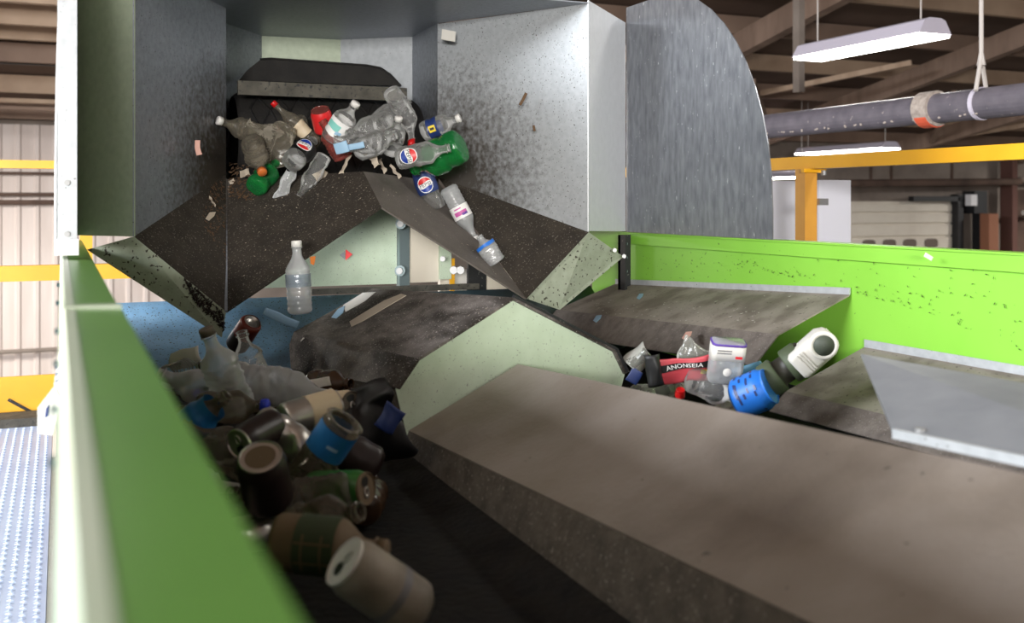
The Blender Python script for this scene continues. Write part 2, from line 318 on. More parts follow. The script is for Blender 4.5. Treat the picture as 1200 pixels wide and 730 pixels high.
# ceiling lamps and added fill lamps
def lamp(name, label, x, y0, y1, h, w, power, wires=True):
    t = thing(name, label, 'lamp', P(x, (y0 + y1) / 2, h), 'hanging tube lamps of the hall and added fill lamps')
    pr = [(-w, 0), (-w * .62, .085), (-w * .35, .10), (w * .35, .10), (w * .62, .085), (w, 0)]
    V = [P(x + a, y, h + b) for y in (y0, y1) for a, b in pr]; n = 6
    F = [tuple(range(n)), tuple(range(n, 2 * n))[::-1]] + [(i, i + n, i + 1 + n, i + 1) for i in range(n - 1)]
    mk('housing', V, F, 'lamp_white', t)
    box('diffuser', x - w * .93, x + w * .93, y0 + .01, y1 - .01, h - .018, h + .006, 'tube_light', t)
    if wires:
        for yy in (y0 + .12, y1 - .12):
            tube('suspension_wire', P(x, yy, h + .09), P(x, yy, roofH(yy) - .02), .006, 'rope', t, 6)
    ld = bpy.data.lights.new('lamp_glow', 'AREA'); ld.shape = 'RECTANGLE'; ld.size = w * 1.8; ld.size_y = y1 - y0; ld.energy = power; ld.color = (1, .965, .9)
    lo = bpy.data.objects.new('lamp_glow', ld); COL.objects.link(lo); lo.parent = t; lo.location = (0, 0, -.03)
    return t
lamp('tube_or_added_lamp', 'bright hanging tube lamp above the dark overhead pipe', 5.0, 4.9, 6.12, 1.05, .135, 40)
lamp('tube_or_added_lamp', 'small distant tube lamp seen just above the yellow guard rail', xw(990, 13), 12.0, 14.0, hw(990, 177, 13), .2, 30)
lamp('tube_or_added_lamp', 'smallest distant tube lamp, left of the yellow post below the rail', xw(922, 14), 13.5, 14.6, hw(922, 208, 14), .2, 20)
lamp('tube_or_added_lamp', 'added fill lamp over the right side of the conveyor, out of the picture', 3.3, .3, 1.9, 1.7, .16, 20)  # this lamp and the ones below are unseen, added as fill light
lamp('tube_or_added_lamp', 'added fill lamp over the left walkway, out of the picture', -2.2, .2, 1.6, 1.9, .16, 6)
lamp('tube_or_added_lamp', 'added fill lamp over the walkway end, out of the picture', -2.6, 3.8, 5.4, 2.0, .16, 60)
lamp('tube_or_added_lamp', 'added fill lamp near the corrugated wall, out of the picture', -3.0, 11.4, 13.0, 1.0, .16, 560)
lamp('tube_or_added_lamp', 'added fill lamp in front of the dock door, out of the picture', 19.5, 11.0, 12.6, 1.1, .16, 330)
t = beam('hanging_conduit', P(xw(936, 8.6), 8.6, hw(936, 108, 8.6)), P(xw(936, 8.6), 8.6, roofH(8.6)), .07, .10, 'wall_grey'); tag(t, 'grey vertical conduit dropping from the roof behind the large lamp', 'conduit')

# overhead pipe with coupling and rope hanger
PX, PR = 4.2, .078; PH = .49
pp = thing('overhead_pipe', 'dark grey plastic pipe hung below the roof at upper right', 'pipe', P(PX, 3.8, PH))
tube('pipe_body', P(PX, .8, PH), P(PX, 9.5, PH), PR, 'pipe', pp, 24)
yc = PX / math.tan(TH + math.atan((1091 - U0) / FPX))
tube('coupling', P(PX, yc - .05, PH), P(PX, yc + .05, PH), PR + .016, 'dust', pp, 24)
V, F = tubev(P(PX, yc - .040, PH - .010), P(PX, yc + .040, PH - .010), PR + .012, 24); mk('seal', V, F, 'orange', pp)
yh = PX / math.tan(TH + math.atan((1150 - U0) / FPX))
tube('strap', P(PX, yh - .012, PH), P(PX, yh + .012, PH), PR + .005, 'lamp_white', pp, 24)
random.seed(5)
for k in range(34):   # pale printed marks, too worn to read
    if k % 7 in (2, 5): continue
    y = 6.3 - k * .078
    for q in range(2):
        a = math.radians(222 + random.uniform(-3, 3)); yy = y + random.uniform(-.02, .02)
        c = P(PX + math.cos(a) * (PR + .0006), yy, PH + math.sin(a) * (PR + .0006))
        V, F = bar(c + Vector((0, -.007, 0)), c + Vector((0, .007, 0)), .003, .007 + .006 * random.random()); mk('print_mark', V, F, 'dust', pp)
hr = thing('rope_hanger', 'pale rope looped round the overhead pipe and tied to the roof', 'rope', P(PX, yh, PH + PR))
tube('rope', P(PX, yh, PH + .21), P(PX, yh, roofH(yh)), .011, 'rope', hr, 8)
for s in (-1, 1):
    tube('loop', P(PX, yh, PH + .23), P(PX + s * .07, yh + s * .03, PH + PR * .75), .011, 'rope', hr, 8)
tube('knot', P(PX, yh, PH + .19), P(PX, yh, PH + .25), .022, 'rope', hr, 8, .012)

# ================================================================== PLATFORMS AND RAILS
HW = -.9
wk = thing('walkway', 'steel tread plate walkway coloured with blue daylight left of the green conveyor wall', 'walkway', P(-.55, 2.2, HW - .06))
box('deck', -1.05, -.03, -1.0, 4.78, HW - .06, HW, 'tread', wk)
V, F = [], []
for j in range(150):
    for i in range(15):
        x = -.44 + i * .028; y = 1.6 + j * .021; s = 1 if (i + j) % 2 else -1
        k = len(V)
        for px, py in ((-.011, -.004 * s), (0, -.0045), (.011, .004 * s), (0, .0045)): V.append(P(x + px, y + py, HW - .001))
        V.append(P(x, y, HW + .004)); F += [(k, k + 1, k + 4), (k + 1, k + 2, k + 4), (k + 2, k + 3, k + 4), (k + 3, k, k + 4)]
tp = mk('tread_pattern', V, F, 'tread', wk); tp['kind'] = 'stuff'
for x in (-.95, -.13):
    for y in (-.8, 4.6): box('support_leg', x - .04, x + .04, y - .04, y + .04, -Z0, HW - .06, 'grey_post', wk)
box('edge_mat', -1.05, -.03, 4.60, 4.76, HW, HW + .035, 'scraper', wk)
gr = thing('guard_rail', 'yellow guard rail with wide toe board at the walkway end', 'guard rail', P(-.5, 4.8, HW - .06))
YR = 4.82
box('toe_board', -1.1, -.02, YR - .012, YR, hw(30, 487, YR), hw(30, 440, YR), 'yellow', gr)
box('middle_rail', -1.1, .35, YR - .03, YR + .02, hw(30, 329, YR), hw(30, 311, YR), 'yellow', gr)
box('top_rail', -1.1, .2, YR - .03, YR + .02, hw(30, 197.5, YR), hw(30, 188, YR), 'yellow', gr)
for x in (-1.08, .1): box('post', x - .025, x + .025, YR - .025, YR + .025, HW - .06, hw(30, 190, YR), 'yellow', gr)
V, F = bar(P(-.2, YR - .016, hw(30, 466, YR)), P(-.02, YR - .016, hw(30, 500, YR)), .004, .012)
mk('scuff_strip', V, F, 'black_metal', gr)

RX = 2.75
rr = thing('guard_rail', 'yellow guard rail with one post behind the bright green right wall', 'guard rail', P(RX, 4, HW - .06))
HR = .158
box('top_rail', RX - .025, RX + .025, .6, 5.6, HR - .025, HR + .025, 'yellow', rr)
yp = 3.37
box('post', RX - .03, RX + .03, yp - .03, yp + .03, HW, HR - .025, 'yellow_tan', rr)
box('post', RX - .03, RX + .03, .7, .76, HW, HR - .025, 'yellow_tan', rr)
box('bracket_plate', RX - .05, RX + .06, yp - .05, yp - .03, HR - .04, HR - .025, 'yellow', rr)
tube('bolt', P(RX + .045, yp - .05, HR - .05), P(RX + .045, yp - .05, HR - .03), .012, 'steel', rr, 8)
box('clamp', RX + .03, RX + .075, yp - .045, yp - .02, -.012, .015, 'steel', rr)
wr = thing('walkway', 'walkway deck behind the bright green right wall', 'walkway', P(2.5, 3, HW - .06))
box('deck', 2.0, 3.2, -1, 5.6, HW - .06, HW, 'tread', wr)
for x in (2.1, 3.1):
    for y in (-.8, 5.4): box('support_leg', x - .04, x + .04, y - .04, y + .04, -Z0, HW - .06, 'grey_post', wr)
wb = thing('white_board', 'white sheet panels standing behind the yellow rail post', 'board', P(3.0, 4.0, HW))
YB = 3.9
box('left_panel', xw(890, YB), xw(957, YB), YB, YB + .03, HW, hw(920, 212, YB), 'board', wb)
box('fold', xw(957.5, YB), xw(965, YB), YB - .012, YB + .03, HW, hw(960, 211, YB), 'board', wb)
box('right_panel', xw(965.5, YB), xw(997, YB), YB, YB + .03, HW, hw(980, 211, YB), 'board', wb)

# ================================================================== CONVEYOR
def prism_y(name, prof, ys, m, parent=None, dh=0.0, t=.006):
    """sheet following an (x,h) polyline along Y, h shifted by dh per metre, thickness t downwards"""
    V = []; n = len(prof); y0 = ys[0]
    for y in ys:
        for x, h in prof: V.append(P(x, y, h + dh * (y - y0)))
        for x, h in prof: V.append(P(x, y, h + dh * (y - y0) - t))
    F = []
    for i in range(n - 1):
        F += [(i, i + 1, 2 * n + i + 1, 2 * n + i), (n + i + 1, n + i, 3 * n + i, 3 * n + i + 1), (i, n + i, n + i + 1, i + 1), (2 * n + i + 1, 3 * n + i + 1, 3 * n + i, 2 * n + i)]
    F += [(0, 2 * n, 3 * n, n), (n - 1, 2 * n - 1, 4 * n - 1, 3 * n - 1)]
    return mk(name, V, F, m, parent)
# belts
b1 = prism_y('conveyor_belt', [(.03, -.50), (.14, -.555), (.60, -.555), (.70, -.53)], [-3.2, 3.2], 'belt', t=.012)
tag(b1, 'black rubber belt of the left trough carrying bottles and cans', 'belt', 'conveyor belts')
b2 = prism_y('conveyor_belt', [(1.20, -.53), (1.30, -.555), (1.72, -.555), (1.84, -.50)], [-3.2, 3.2], 'belt', t=.012)
tag(b2, 'black rubber belt of the right trough below the bright green wall', 'belt', 'conveyor belts')
fr = thing('support_trestle', 'steel trestle with legs carrying the two belts', 'trestle', P(.95, 1.5, -Z0))
for x in (.1, .66, 1.24, 1.80): box('rail', x - .03, x + .03, -.6, 3.6, -.66, -.572, 'grey_post', fr)
for x in (.1, 1.80):
    for y in (-.4, 3.4): box('leg', x - .04, x + .04, y - .04, y + .04, -Z0, -.66, 'grey_post', fr)
for y in (-.4, 1.6, 3.4): box('cross_beam', .07, 1.83, y - .03, y + .03, -.72, -.66, 'grey_post', fr)

# left green wall, close to the lens
HT = -.112
lw = thing('conveyor_side_wall', 'green painted conveyor wall running past the lens at left, blurred', 'conveyor wall', P(.02, 1.5, -.6), 'green conveyor walls')
for k, (y0, y1, dz) in enumerate(((-3.2, 1.19, 0), (1.20, 3.5, -.004))):
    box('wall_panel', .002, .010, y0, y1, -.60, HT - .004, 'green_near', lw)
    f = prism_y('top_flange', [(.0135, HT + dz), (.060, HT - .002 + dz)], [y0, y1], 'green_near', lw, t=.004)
    prism_y('hem_glare', [(-.001, HT - .010 + dz), (.004, HT + .002 + dz), (.0135, HT + dz + .0005)], [y0, y1], 'green_glare', lw, t=.004)  # hem of the flange, coloured pale to show glare
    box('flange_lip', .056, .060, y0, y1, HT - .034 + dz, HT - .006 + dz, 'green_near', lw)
box('joint_strip', .002, .060, 1.185, 1.205, HT - .004, HT + .0025, 'galv_green_reflect', lw)
for y in (.62, .78, 1.0, 1.25, 1.6, 1.95): tube('bolt', P(.002, y, HT - .03), P(-.006, y, HT - .03), .0035, 'teal_dark', lw, 6)
for h0 in (-.62,): box('base_rail', -.01, .05, -3.2, 3.5, h0, h0 + .03, 'grey_post', lw)
for y in (-3.0, 3.2): box('leg', -.01, .05, y - .03, y + .03, -Z0, -.6, 'grey_post', lw)
tg = thing('hanging_tag', 'white tag hanging from a strap on the outside of the left green wall', 'tag', onh(50, 500, .33))
def tagpt(u, v, d=1.55): return at(u, v, d)
plate('tag_card', [tagpt(44, 478), tagpt(64, 452), tagpt(70, 470), tagpt(62, 510), tagpt(44, 508)], .004, 'paper', tg)
plate('strap', [tagpt(63, 452), tagpt(68, 415), tagpt(71, 415), tagpt(70, 460)], .003, 'paper', tg)
for v in (430, 438, 446): plate('print_bar', [tagpt(64.5, v, 1.545), tagpt(69, v - 4, 1.545), tagpt(69.5, v - 1, 1.545), tagpt(65, v + 3, 1.545)], .002, 'ink_navy', tg)
plate('tag_edge', [tagpt(54, 478, 1.545), tagpt(57, 474, 1.545), tagpt(56, 488, 1.545), tagpt(52, 490, 1.545)], .002, 'ink_navy', tg)

# right green wall
XW = 1.9
rw = thing('conveyor_side_wall', 'bright green conveyor wall on the right with speckled paint', 'conveyor wall', P(XW, 2, -.6), 'green conveyor walls')
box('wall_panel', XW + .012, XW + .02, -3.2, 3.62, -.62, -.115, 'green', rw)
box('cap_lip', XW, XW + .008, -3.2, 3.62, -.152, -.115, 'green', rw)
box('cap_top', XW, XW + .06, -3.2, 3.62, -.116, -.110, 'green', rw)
for y in (-.3, 3.4): box('leg', XW + .01, XW + .06, y - .03, y + .03, -Z0, -.6, 'grey_post', rw)
yq = XW / math.tan(TH + math.atan((739 - U0) / FPX))
pq = thing('support_bracket', 'black perforated steel bracket bolted inside the right green wall', 'bracket', P(XW - .03, yq, -.33))
box('upright', XW - .045, XW - .002, yq - .004, yq + .012, -.335, -.118, 'black_metal', pq)
box('side_flange', XW - .045, XW - .037, yq - .04, yq + .012, -.335, -.118, 'black_metal', pq)
for h in (-.15, -.2, -.25): tube('bolt', P(XW - .025, yq - .004, h), P(XW - .025, yq - .012, h), .007, 'grey_post', pq, 8)

# divider covers: near one (long) and far one (gable end)
nc = thing('divider_cover', 'long brown dusty divider cover in the right foreground', 'divider cover', P(.95, 1.0, -.56), 'divider covers')
ys = [2.16, -.6]
k = .055
def ncp(x, h, y): return P(x, y, h + (2.16 - y) * k)
def strip(name, a, b, ys, m, parent, t=.006, kk=k, yref=2.16):
    pts = [P(a[0], ys[0], a[1] + (yref - ys[0]) * kk), P(a[0], ys[1], a[1] + (yref - ys[1]) * kk), P(b[0], ys[1], b[1] + (yref - ys[1]) * kk), P(b[0], ys[0], b[1] + (yref - ys[0]) * kk)]
    return plate(name, pts, t, m, parent, away=Vector((0, 0, -1)))
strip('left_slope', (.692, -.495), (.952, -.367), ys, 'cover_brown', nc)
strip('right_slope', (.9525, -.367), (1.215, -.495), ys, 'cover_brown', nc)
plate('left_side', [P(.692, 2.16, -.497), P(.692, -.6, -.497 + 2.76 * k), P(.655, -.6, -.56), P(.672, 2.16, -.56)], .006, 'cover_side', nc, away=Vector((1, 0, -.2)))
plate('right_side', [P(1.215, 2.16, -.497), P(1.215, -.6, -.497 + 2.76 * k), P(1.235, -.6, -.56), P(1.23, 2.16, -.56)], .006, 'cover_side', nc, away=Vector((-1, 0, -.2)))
fc = thing('divider_cover', 'gritty divider cover in the middle, gable end coloured with green reflection', 'divider cover', P(.958, 2.75, -.56), 'divider covers')
N0, N1 = 2.20, 3.36
near = [(.68, -.409), (.727, -.346), (.958, -.219), (1.227, -.3555), (1.258, -.413)]
far_ = [(.65, -.528), (.69, -.418), (.95, -.287), (1.21, -.42), (1.25, -.528)]
def quad(name, i, m):
    plate(name, [P(near[i][0], N0, near[i][1]), P(near[i + 1][0], N0, near[i + 1][1]), P(far_[i + 1][0], N1, far_[i + 1][1]), P(far_[i][0], N1, far_[i][1])], .006, m, fc, away=Vector((0, 0, -1)))
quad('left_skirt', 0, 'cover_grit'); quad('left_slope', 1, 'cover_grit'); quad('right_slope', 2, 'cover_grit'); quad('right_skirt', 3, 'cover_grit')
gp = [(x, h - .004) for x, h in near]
plate('gable_end', [P(x, N0 + .012, h) for x, h in gp] + [P(1.215, N0 + .012, -.56), P(.715, N0 + .012, -.56)], .006, 'zinc_green_reflect', fc, away=Vector((0, 1, 0)))
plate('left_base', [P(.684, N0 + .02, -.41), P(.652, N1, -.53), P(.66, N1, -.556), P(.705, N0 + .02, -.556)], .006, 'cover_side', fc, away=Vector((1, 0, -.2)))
for (a, b) in ((near[2], near[3]), (near[3], near[4])):
    V, F = bar(P(a[0], N0, a[1] + .003), P(b[0], N0, b[1] + .003), .012, .006); mk('edge_strip', V, F, 'black_metal', fc)
# torn tape and film stuck on the far cover
def scrap(name, label, pts_uvd, t, m, group=None, cat='scrap'):
    o = plate(name, [at(*p) for p in pts_uvd], t, m); return tag(o, label, cat, group)

# end plates at the tail of the two troughs
def endplate(name, label, x0, x1, m, curve):
    n = 8; V = []
    for j in range(n + 1):
        t_ = j / n; y = 3.60 - .44 * (t_ ** 1.0); h = -.326 - .215 * (t_ ** curve)
        for x in (x0, x1): V.append(P(x, y, h))
    for j in range(n + 1):
        t_ = j / n; y = 3.606 - .44 * (t_ ** 1.0); h = -.334 - .215 * (t_ ** curve)
        for x in (x0, x1): V.append(P(x, y, h))
    m2 = 2 * (n + 1); F = []
    for j in range(n):
        a = 2 * j; F += [(a, a + 2, a + 3, a + 1), (m2 + a + 1, m2 + a + 3, m2 + a + 2, m2 + a), (a, m2 + a, m2 + a + 2, a + 2), (a + 1, a + 3, m2 + a + 3, m2 + a + 1)]
    F += [(0, 1, m2 + 1, m2), (m2 - 2, 2 * m2 - 2, 2 * m2 - 1, m2 - 1)]
    return tag(mk(name, V, F, m, None, True), label, 'end plate')
endplate('trough_end_plate', 'dirty blue steel end plate closing the left trough under the chute', .02, .99, 'blue_steel', .8)
endplate('trough_end_plate', 'dark teal end plate closing the right trough beneath the chute', 1.0, 1.895, 'teal_dark', .8)

# skirts on the right wall
def skirt(name, label, y0, y1, top0, top1, cr0, cr1, lo0, lo1, rim):
    t = thing(name, label, 'skirt plate', P(1.75, (y0 + y1) / 2, -.55), 'skirt plates of the right trough')
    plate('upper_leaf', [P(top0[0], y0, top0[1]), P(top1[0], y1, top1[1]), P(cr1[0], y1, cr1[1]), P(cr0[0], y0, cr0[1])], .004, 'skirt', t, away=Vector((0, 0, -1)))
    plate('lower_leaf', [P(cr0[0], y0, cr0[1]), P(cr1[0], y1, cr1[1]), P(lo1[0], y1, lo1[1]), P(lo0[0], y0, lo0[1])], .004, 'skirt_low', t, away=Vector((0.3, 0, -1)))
    plate('wall_flange', [P(top0[0], y0, top0[1]), P(top1[0], y1, top1[1]), P(top1[0], y1, top1[1] + rim), P(top0[0], y0, top0[1] + rim)], .004, 'galv', t, away=Vector((1, 0, 0)))
    return t
XS = XW + .004
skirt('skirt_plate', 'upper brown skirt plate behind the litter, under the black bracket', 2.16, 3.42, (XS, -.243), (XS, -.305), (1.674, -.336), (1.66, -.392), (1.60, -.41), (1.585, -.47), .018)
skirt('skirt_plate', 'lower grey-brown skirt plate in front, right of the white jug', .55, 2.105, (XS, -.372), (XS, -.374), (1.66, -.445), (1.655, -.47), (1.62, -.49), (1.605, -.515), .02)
cp = thing('cover_plate', 'blurred blue-grey sheet metal cover plate at right foreground edge', 'cover plate', P(1.1, 1.0, -.3))
cpts = [P(.985, 1.035, -.298), P(1.25, 1.39, -.258), P(1.25, .5, -.252), P(.97, .5, -.268)]
plate('sheet', cpts, .004, 'galv_sheet', cp, away=Vector((0, 0, -1)))
V, F = bar(cpts[0], cpts[3], .006, .012); mk('folded_lip', V, F, 'galv', cp)
for y in (1.01, .80): tube('bolt', P(1.005, y, -.297), P(1.005, y, -.288), .007, 'steel', cp, 8)

# ================================================================== TRANSFER CHUTE / HOOD
H0 = .645
hd = thing('transfer_chute', 'galvanised steel transfer hood and chute splitting litter to both troughs', 'chute', P(.88, 3.3, -.39))
YF = 3.0; TOP = .95
def wall(name, x0, y0, x1, y1, h0a, h0b, m, top0=H0, top1=H0, t=.004, away=None):
    return plate(name, [P(x0, y0, h0a), P(x1, y1, h0b), P(x1, y1, top1), P(x0, y0, top0)], t, m, hd, away)
LF, LB, RB, RF = (.183, YF), (.504, 3.55), (1.247, 3.55), (1.572, YF)
wall('side_panel', *LF, *LB, -.093, .09, 'galv_shaded', .9, .9)
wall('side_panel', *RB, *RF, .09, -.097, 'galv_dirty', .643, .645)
wall('corner_panel', *LB, .547, 3.85, .02, .02, 'galv_shaded', away=Vector((-1, 0, 0)))
wall('back_panel', .547, 3.85, .716, 4.09, .02, .02, 'galv_shaded')
wall('back_panel', .716, 4.09, 1.019, 4.06, .02, .02, 'galv_green_reflect')
wall('back_panel', 1.019, 4.06, 1.257, 3.876, .02, .02, 'galv')
wall('corner_panel', 1.257, 3.876, *RB, .02, .02, 'galv_shaded')
plate('roof', [P(LF[0], YF, H0), P(LB[0], 3.55, H0), P(.547, 3.85, H0), P(.716, 4.09, H0), P(1.019, 4.06, H0), P(1.257, 3.876, H0), P(RB[0], 3.55, H0), P(RF[0], YF, H0)], .004, 'galv_shaded', hd, away=UP)
# front wings and curved side guards
wall('wing_panel', .037, 3.18, *LF, -.093, -.093, 'galv_green_reflect', TOP, TOP)
wall('wing_panel', *RF, XW - .01, 3.318, -.093, -.106, 'galv_lit', .655, .655)
prof = [(2.47, -.108)]
for kx in range(13):
    a = kx / 12 * math.pi / 2
    prof.append((2.47 + .62 * (1 - math.cos(a)) ** 1.0, -.02 + .73 * math.sin(a)))
prof += [(3.32, .71), (3.32, -.108)]
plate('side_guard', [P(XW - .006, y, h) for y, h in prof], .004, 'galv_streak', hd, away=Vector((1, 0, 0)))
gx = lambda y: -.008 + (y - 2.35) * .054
plate('side_guard', [P(gx(y - .12), y - .12, h + .008) for y, h in prof], .004, 'galv_lit', hd, away=Vector((-1, 0, 0)))
box('front_flange', -.006, .031, 2.315, 2.320, -.075, .62, 'galv', hd)
box('corner_bracket', -.012, .034, 2.30, 2.36, -.108, -.075, 'white_paint', hd)
for h in (.04, -.065): tube('rivet', P(.012, 2.317, h), P(.012, 2.309, h), .006, 'steel', hd, 8)
# splitter and chute floors
V1, V0 = P(.426, YF, -.307), P(.504, 3.55, .075)
V1r, V0r = P(1.351, YF, -.305), P(1.247, 3.55, .075)
R1, R0 = P(.886, 3.03, -.015), P(.886, 3.21, .155)
_nb = (V0 - V1).cross(R1 - V1); _nc = (V0r - V1r).cross(R1 - V1r); _dl = _nb.cross(_nc)
R0 = R1 + _dl * (.19 / _dl.y)
A1, A0 = P(.183, YF, -.093), P(.504, 3.55, .092)
D1, D0 = P(1.572, YF, -.097), P(1.247, 3.55, .092)
plate('chute_floor', [A1, A0, V1], .005, 'mud', hd)
plate('splitter_slope', [V1, V0, R0, R1], .005, 'mud', hd)
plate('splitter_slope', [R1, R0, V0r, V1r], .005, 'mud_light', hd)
plate('chute_floor', [D0, D1, V1r], .005, 'mud', hd)
plate('back_apron', [V0 + Vector((0, .01, -.01)), R0 + Vector((0, .01, -.01)), V0r + Vector((0, .01, -.01)), P(1.247, 3.70, .05), P(.504, 3.70, .05)], .005, 'mud', hd, away=Vector((0, 0, -1)))
V, F = bar(V1, V0, .008, .008); mk('valley_seam', V, F, 'galv_shaded', hd)
# pale flanges of the outlets
plate('outlet_flange', [P(.065, 3.03, -.128), A1, V1, P(.414, YF - .005, -.378)], .004, 'dirt_reflect_lip', hd)
plate('outlet_flange', [D1, P(1.735, 3.06, -.183), P(1.468, 3.0, -.345), V1r], .004, 'dirt_reflect_lip', hd)
for p_ in (at(731, 300, 3.40), at(720, 293, 3.40)): tube('bolt', p_, p_ - FWD * .012, .007, 'steel', hd, 8)
# understructure seen through the gap
us = thing('chute_support', 'back plate coloured with green reflection, steel post and ledge under the chute', 'support frame', P(1.0, 3.75, -.45))
YS = 3.74
box('back_plate', .55, xw(465, YS), YS, YS + .006, hw(420, 334, YS), .02, 'zinc_green_reflect', us)
box('post', xw(465.5, YS), xw(477, YS), YS - .03, YS + .01, -.6, .02, 'grey_post', us)
box('cream_plate', xw(478, YS), xw(514, YS), YS, YS + .006, hw(490, 331, YS), .02, 'cream', us)
box('end_plate', xw(514.5, YS), xw(528, YS), YS - .01, YS + .006, hw(520, 327, YS), .02, 'zinc_green_reflect', us)
box('ledge', xw(361, YS), xw(555, YS), YS - .06, YS - .035, hw(450, 341, YS), hw(450, 334.5, YS), 'scraper', us)
for u, v in ((469, 317), (470, 262)): 
    p_ = at(u, v, 3.78); tube('bolt', p_, p_ - FWD * .03, .012, 'steel', us, 8); tube('washer', p_, p_ - FWD * .01, .02, 'grey_post', us, 10)
p_ = at(519, 303, 3.82); tube('bolt', p_, p_ - FWD * .02, .010, 'steel', us, 8)
for u in (532, 540): p_ = at(u, 316, 3.9); tube('bolt', p_, p_ - FWD * .03, .015, 'steel', us, 8)
box('orange_bracket', xw(528.5, YS), xw(534, YS), YS + .01, YS + .02, -.35, hw(530, 303, YS), 'yellow', us)
for u0, u1, m in ((516, 528, 'cream'), (531, 548, 'jug_white'), (571, 600, 'cream')): box('machine_panel', xw(u0, 3.9), xw(u1, 3.9), 3.9, 3.93, -.6, -.27, m, us)
box('dark_panel', xw(549, 3.88), xw(570, 3.88), 3.88, 3.9, -.6, -.2, 'black_metal', us)
for (pts, m) in (([(398, 299), (404, 294), (404, 304)], 'ink_grey'), ([(405, 292), (413, 298), (405, 305)], 'ink_red'), ([(363, 301), (370, 300), (368, 311), (364, 309)], 'sticker_orange')):
    plate('sticker', [at(u, v, 3.74 if m != 'sticker_orange' else 3.70) for u, v in pts], .002, m, us)

# conveyor head inside the hood
ch = thing('head_pulley', 'dark lagged head pulley with scraper blade at back of the hood', 'pulley', P(.89, 3.80, .1))
DC, DR = (3.80, .225), .165
n = 28; V = []; F = []
xs = [.56, .575] + [.575 + i * (1.235 - .59) / 18 for i in range(1, 18)] + [1.22, 1.235]
for i, x in enumerate(xs):
    r = DR - (.012 if i in (0, len(xs) - 1) else 0)
    for j in range(n):
        a = 2 * math.pi * j / n; V.append(P(x, DC[0] + r * math.cos(a), DC[1] + r * math.sin(a)))
for i in range(len(xs) - 1):
    for j in range(n): F.append((i * n + j, i * n + (j + 1) % n, (i + 1) * n + (j + 1) % n, (i + 1) * n + j))
F += [tuple(range(n)), tuple(range((len(xs) - 1) * n, len(xs) * n))[::-1]]
mk('drum', V, F, 'rubber', ch, True)
for s in (-1, 1):   # diamond lagging ridges
    for q in range(-4, 14):
        pts = []
        for st in range(7):
            x = .60 + q * .07 + s * (st - 3) * .035 ; a = math.radians(120 + st * 25)
            pts.append((x, a))
        parts = []
        for (xa, aa), (xb, ab) in zip(pts, pts[1:]):
            if .58 < min(xa, xb) and max(xa, xb) < 1.21:
                parts.append(bar(P(xa, DC[0] + (DR + .001) * math.cos(aa), DC[1] + (DR + .001) * math.sin(aa)), P(xb, DC[0] + (DR + .001) * math.cos(ab), DC[1] + (DR + .001) * math.sin(ab)), .008, .008))
        if parts: V, F = join(parts); mk('lagging_ridge', V, F, 'belt', ch)
YSC = 3.60
box('scraper_blade', xw(279, YSC), xw(477, YSC), YSC, YSC + .02, hw(375, 114.5, YSC), hw(375, 98.5, YSC), 'scraper', ch)
tp_ = [(305, 70), (318, 69), (430, 77), (446, 80), (458, 88), (470, 101), (280, 94), (290, 82)]
plate('belt_flap', [at(u, v, 3.80) for u, v in tp_], .02, 'rubber', ch)
V, F = join([bar(at(a[0], a[1] - .5, 3.795), at(b[0], b[1] - .5, 3.795), .012, .006) for a, b in zip(tp_[:5], tp_[1:6])]); mk('flap_edge', V, F, 'belt', ch)
tag(plate('paper_sticker', [at(518, 34, 3.64), at(534, 37, 3.62), at(533, 49, 3.62), at(517, 46, 3.64)], .002, 'paper'), 'small white paper sticker high on right hood panel', 'sticker')

# ================================================================== LITTER
def axes(pos, ang, tilt, roll):
    """z axis = base->cap: image angle ang (deg, 0 = right, 90 = up), tilt deg toward the camera"""
    a, t = math.radians(ang), math.radians(tilt)
    z = (RGT * math.cos(a) + UP * math.sin(a)) * math.cos(t) - FWD * math.sin(t); z.normalize()
    y = -FWD - z * (-FWD).dot(z)
    if y.length < 1e-3: y = UP - z * UP.dot(z)
    y.normalize(); x = y.cross(z)          # local +y faces the camera
    R = Matrix((x, y, z)).transposed().to_4x4()
    return Matrix.Translation(pos) @ R @ Matrix.Rotation(math.radians(roll), 4, 'Z')
def lp(name, V, F, m, parent, smooth=True):
    o = bpy.data.objects.new(name, raw(name, V, F, m, smooth)); COL.objects.link(o); o.parent = parent; return o
def lathe(prof, n=28, cap0=True, cap1=True, rmod=None):
    V = []; F = []
    for (z, r) in prof:
        for j in range(n):
            a = 2 * math.pi * j / n; rr_ = r * (rmod(z, a) if rmod else 1); V.append(Vector((rr_ * math.cos(a), rr_ * math.sin(a), z)))
    for i in range(len(prof) - 1):
        for j in range(n): F.append((i * n + j, i * n + (j + 1) % n, (i + 1) * n + (j + 1) % n, (i + 1) * n + j))
    if cap0: F.append(tuple(range(n))[::-1])
    if cap1: k = (len(prof) - 1) * n; F.append(tuple(range(k, k + n)))
    return V, F
def sm(x): x = max(0, min(1, x)); return x * x * (3 - 2 * x)
def deformer(L, crush, bend, seed):
    off = Vector((seed * 3.7, seed * 1.3, seed * 5.1))
    def f(v):
        v = Vector(v); t = v.z / L + .5
        if crush:
            w = math.sin(math.pi * max(0, min(.85, t)) / .85) ** .7
            v.y *= 1 - .55 * crush * w * (.6 + .4 * math.sin(t * 9 + seed))
            v.x *= 1 + .18 * crush * w
            nv = noise.noise_vector(v * 34 + off); v += nv * (.011 * crush * w)
            nv = noise.noise_vector(v * 90 + off); v += nv * (.004 * crush * w)
        if bend:
            a = bend * max(0, t - .35); c, s = math.cos(a), math.sin(a); z0 = -.15 * L
            if t > .35: z, x = v.z - z0, v.x; v.z = z0 + z * c - x * s; v.x = x * c + z * s
        return v
    return f
_txt = {}
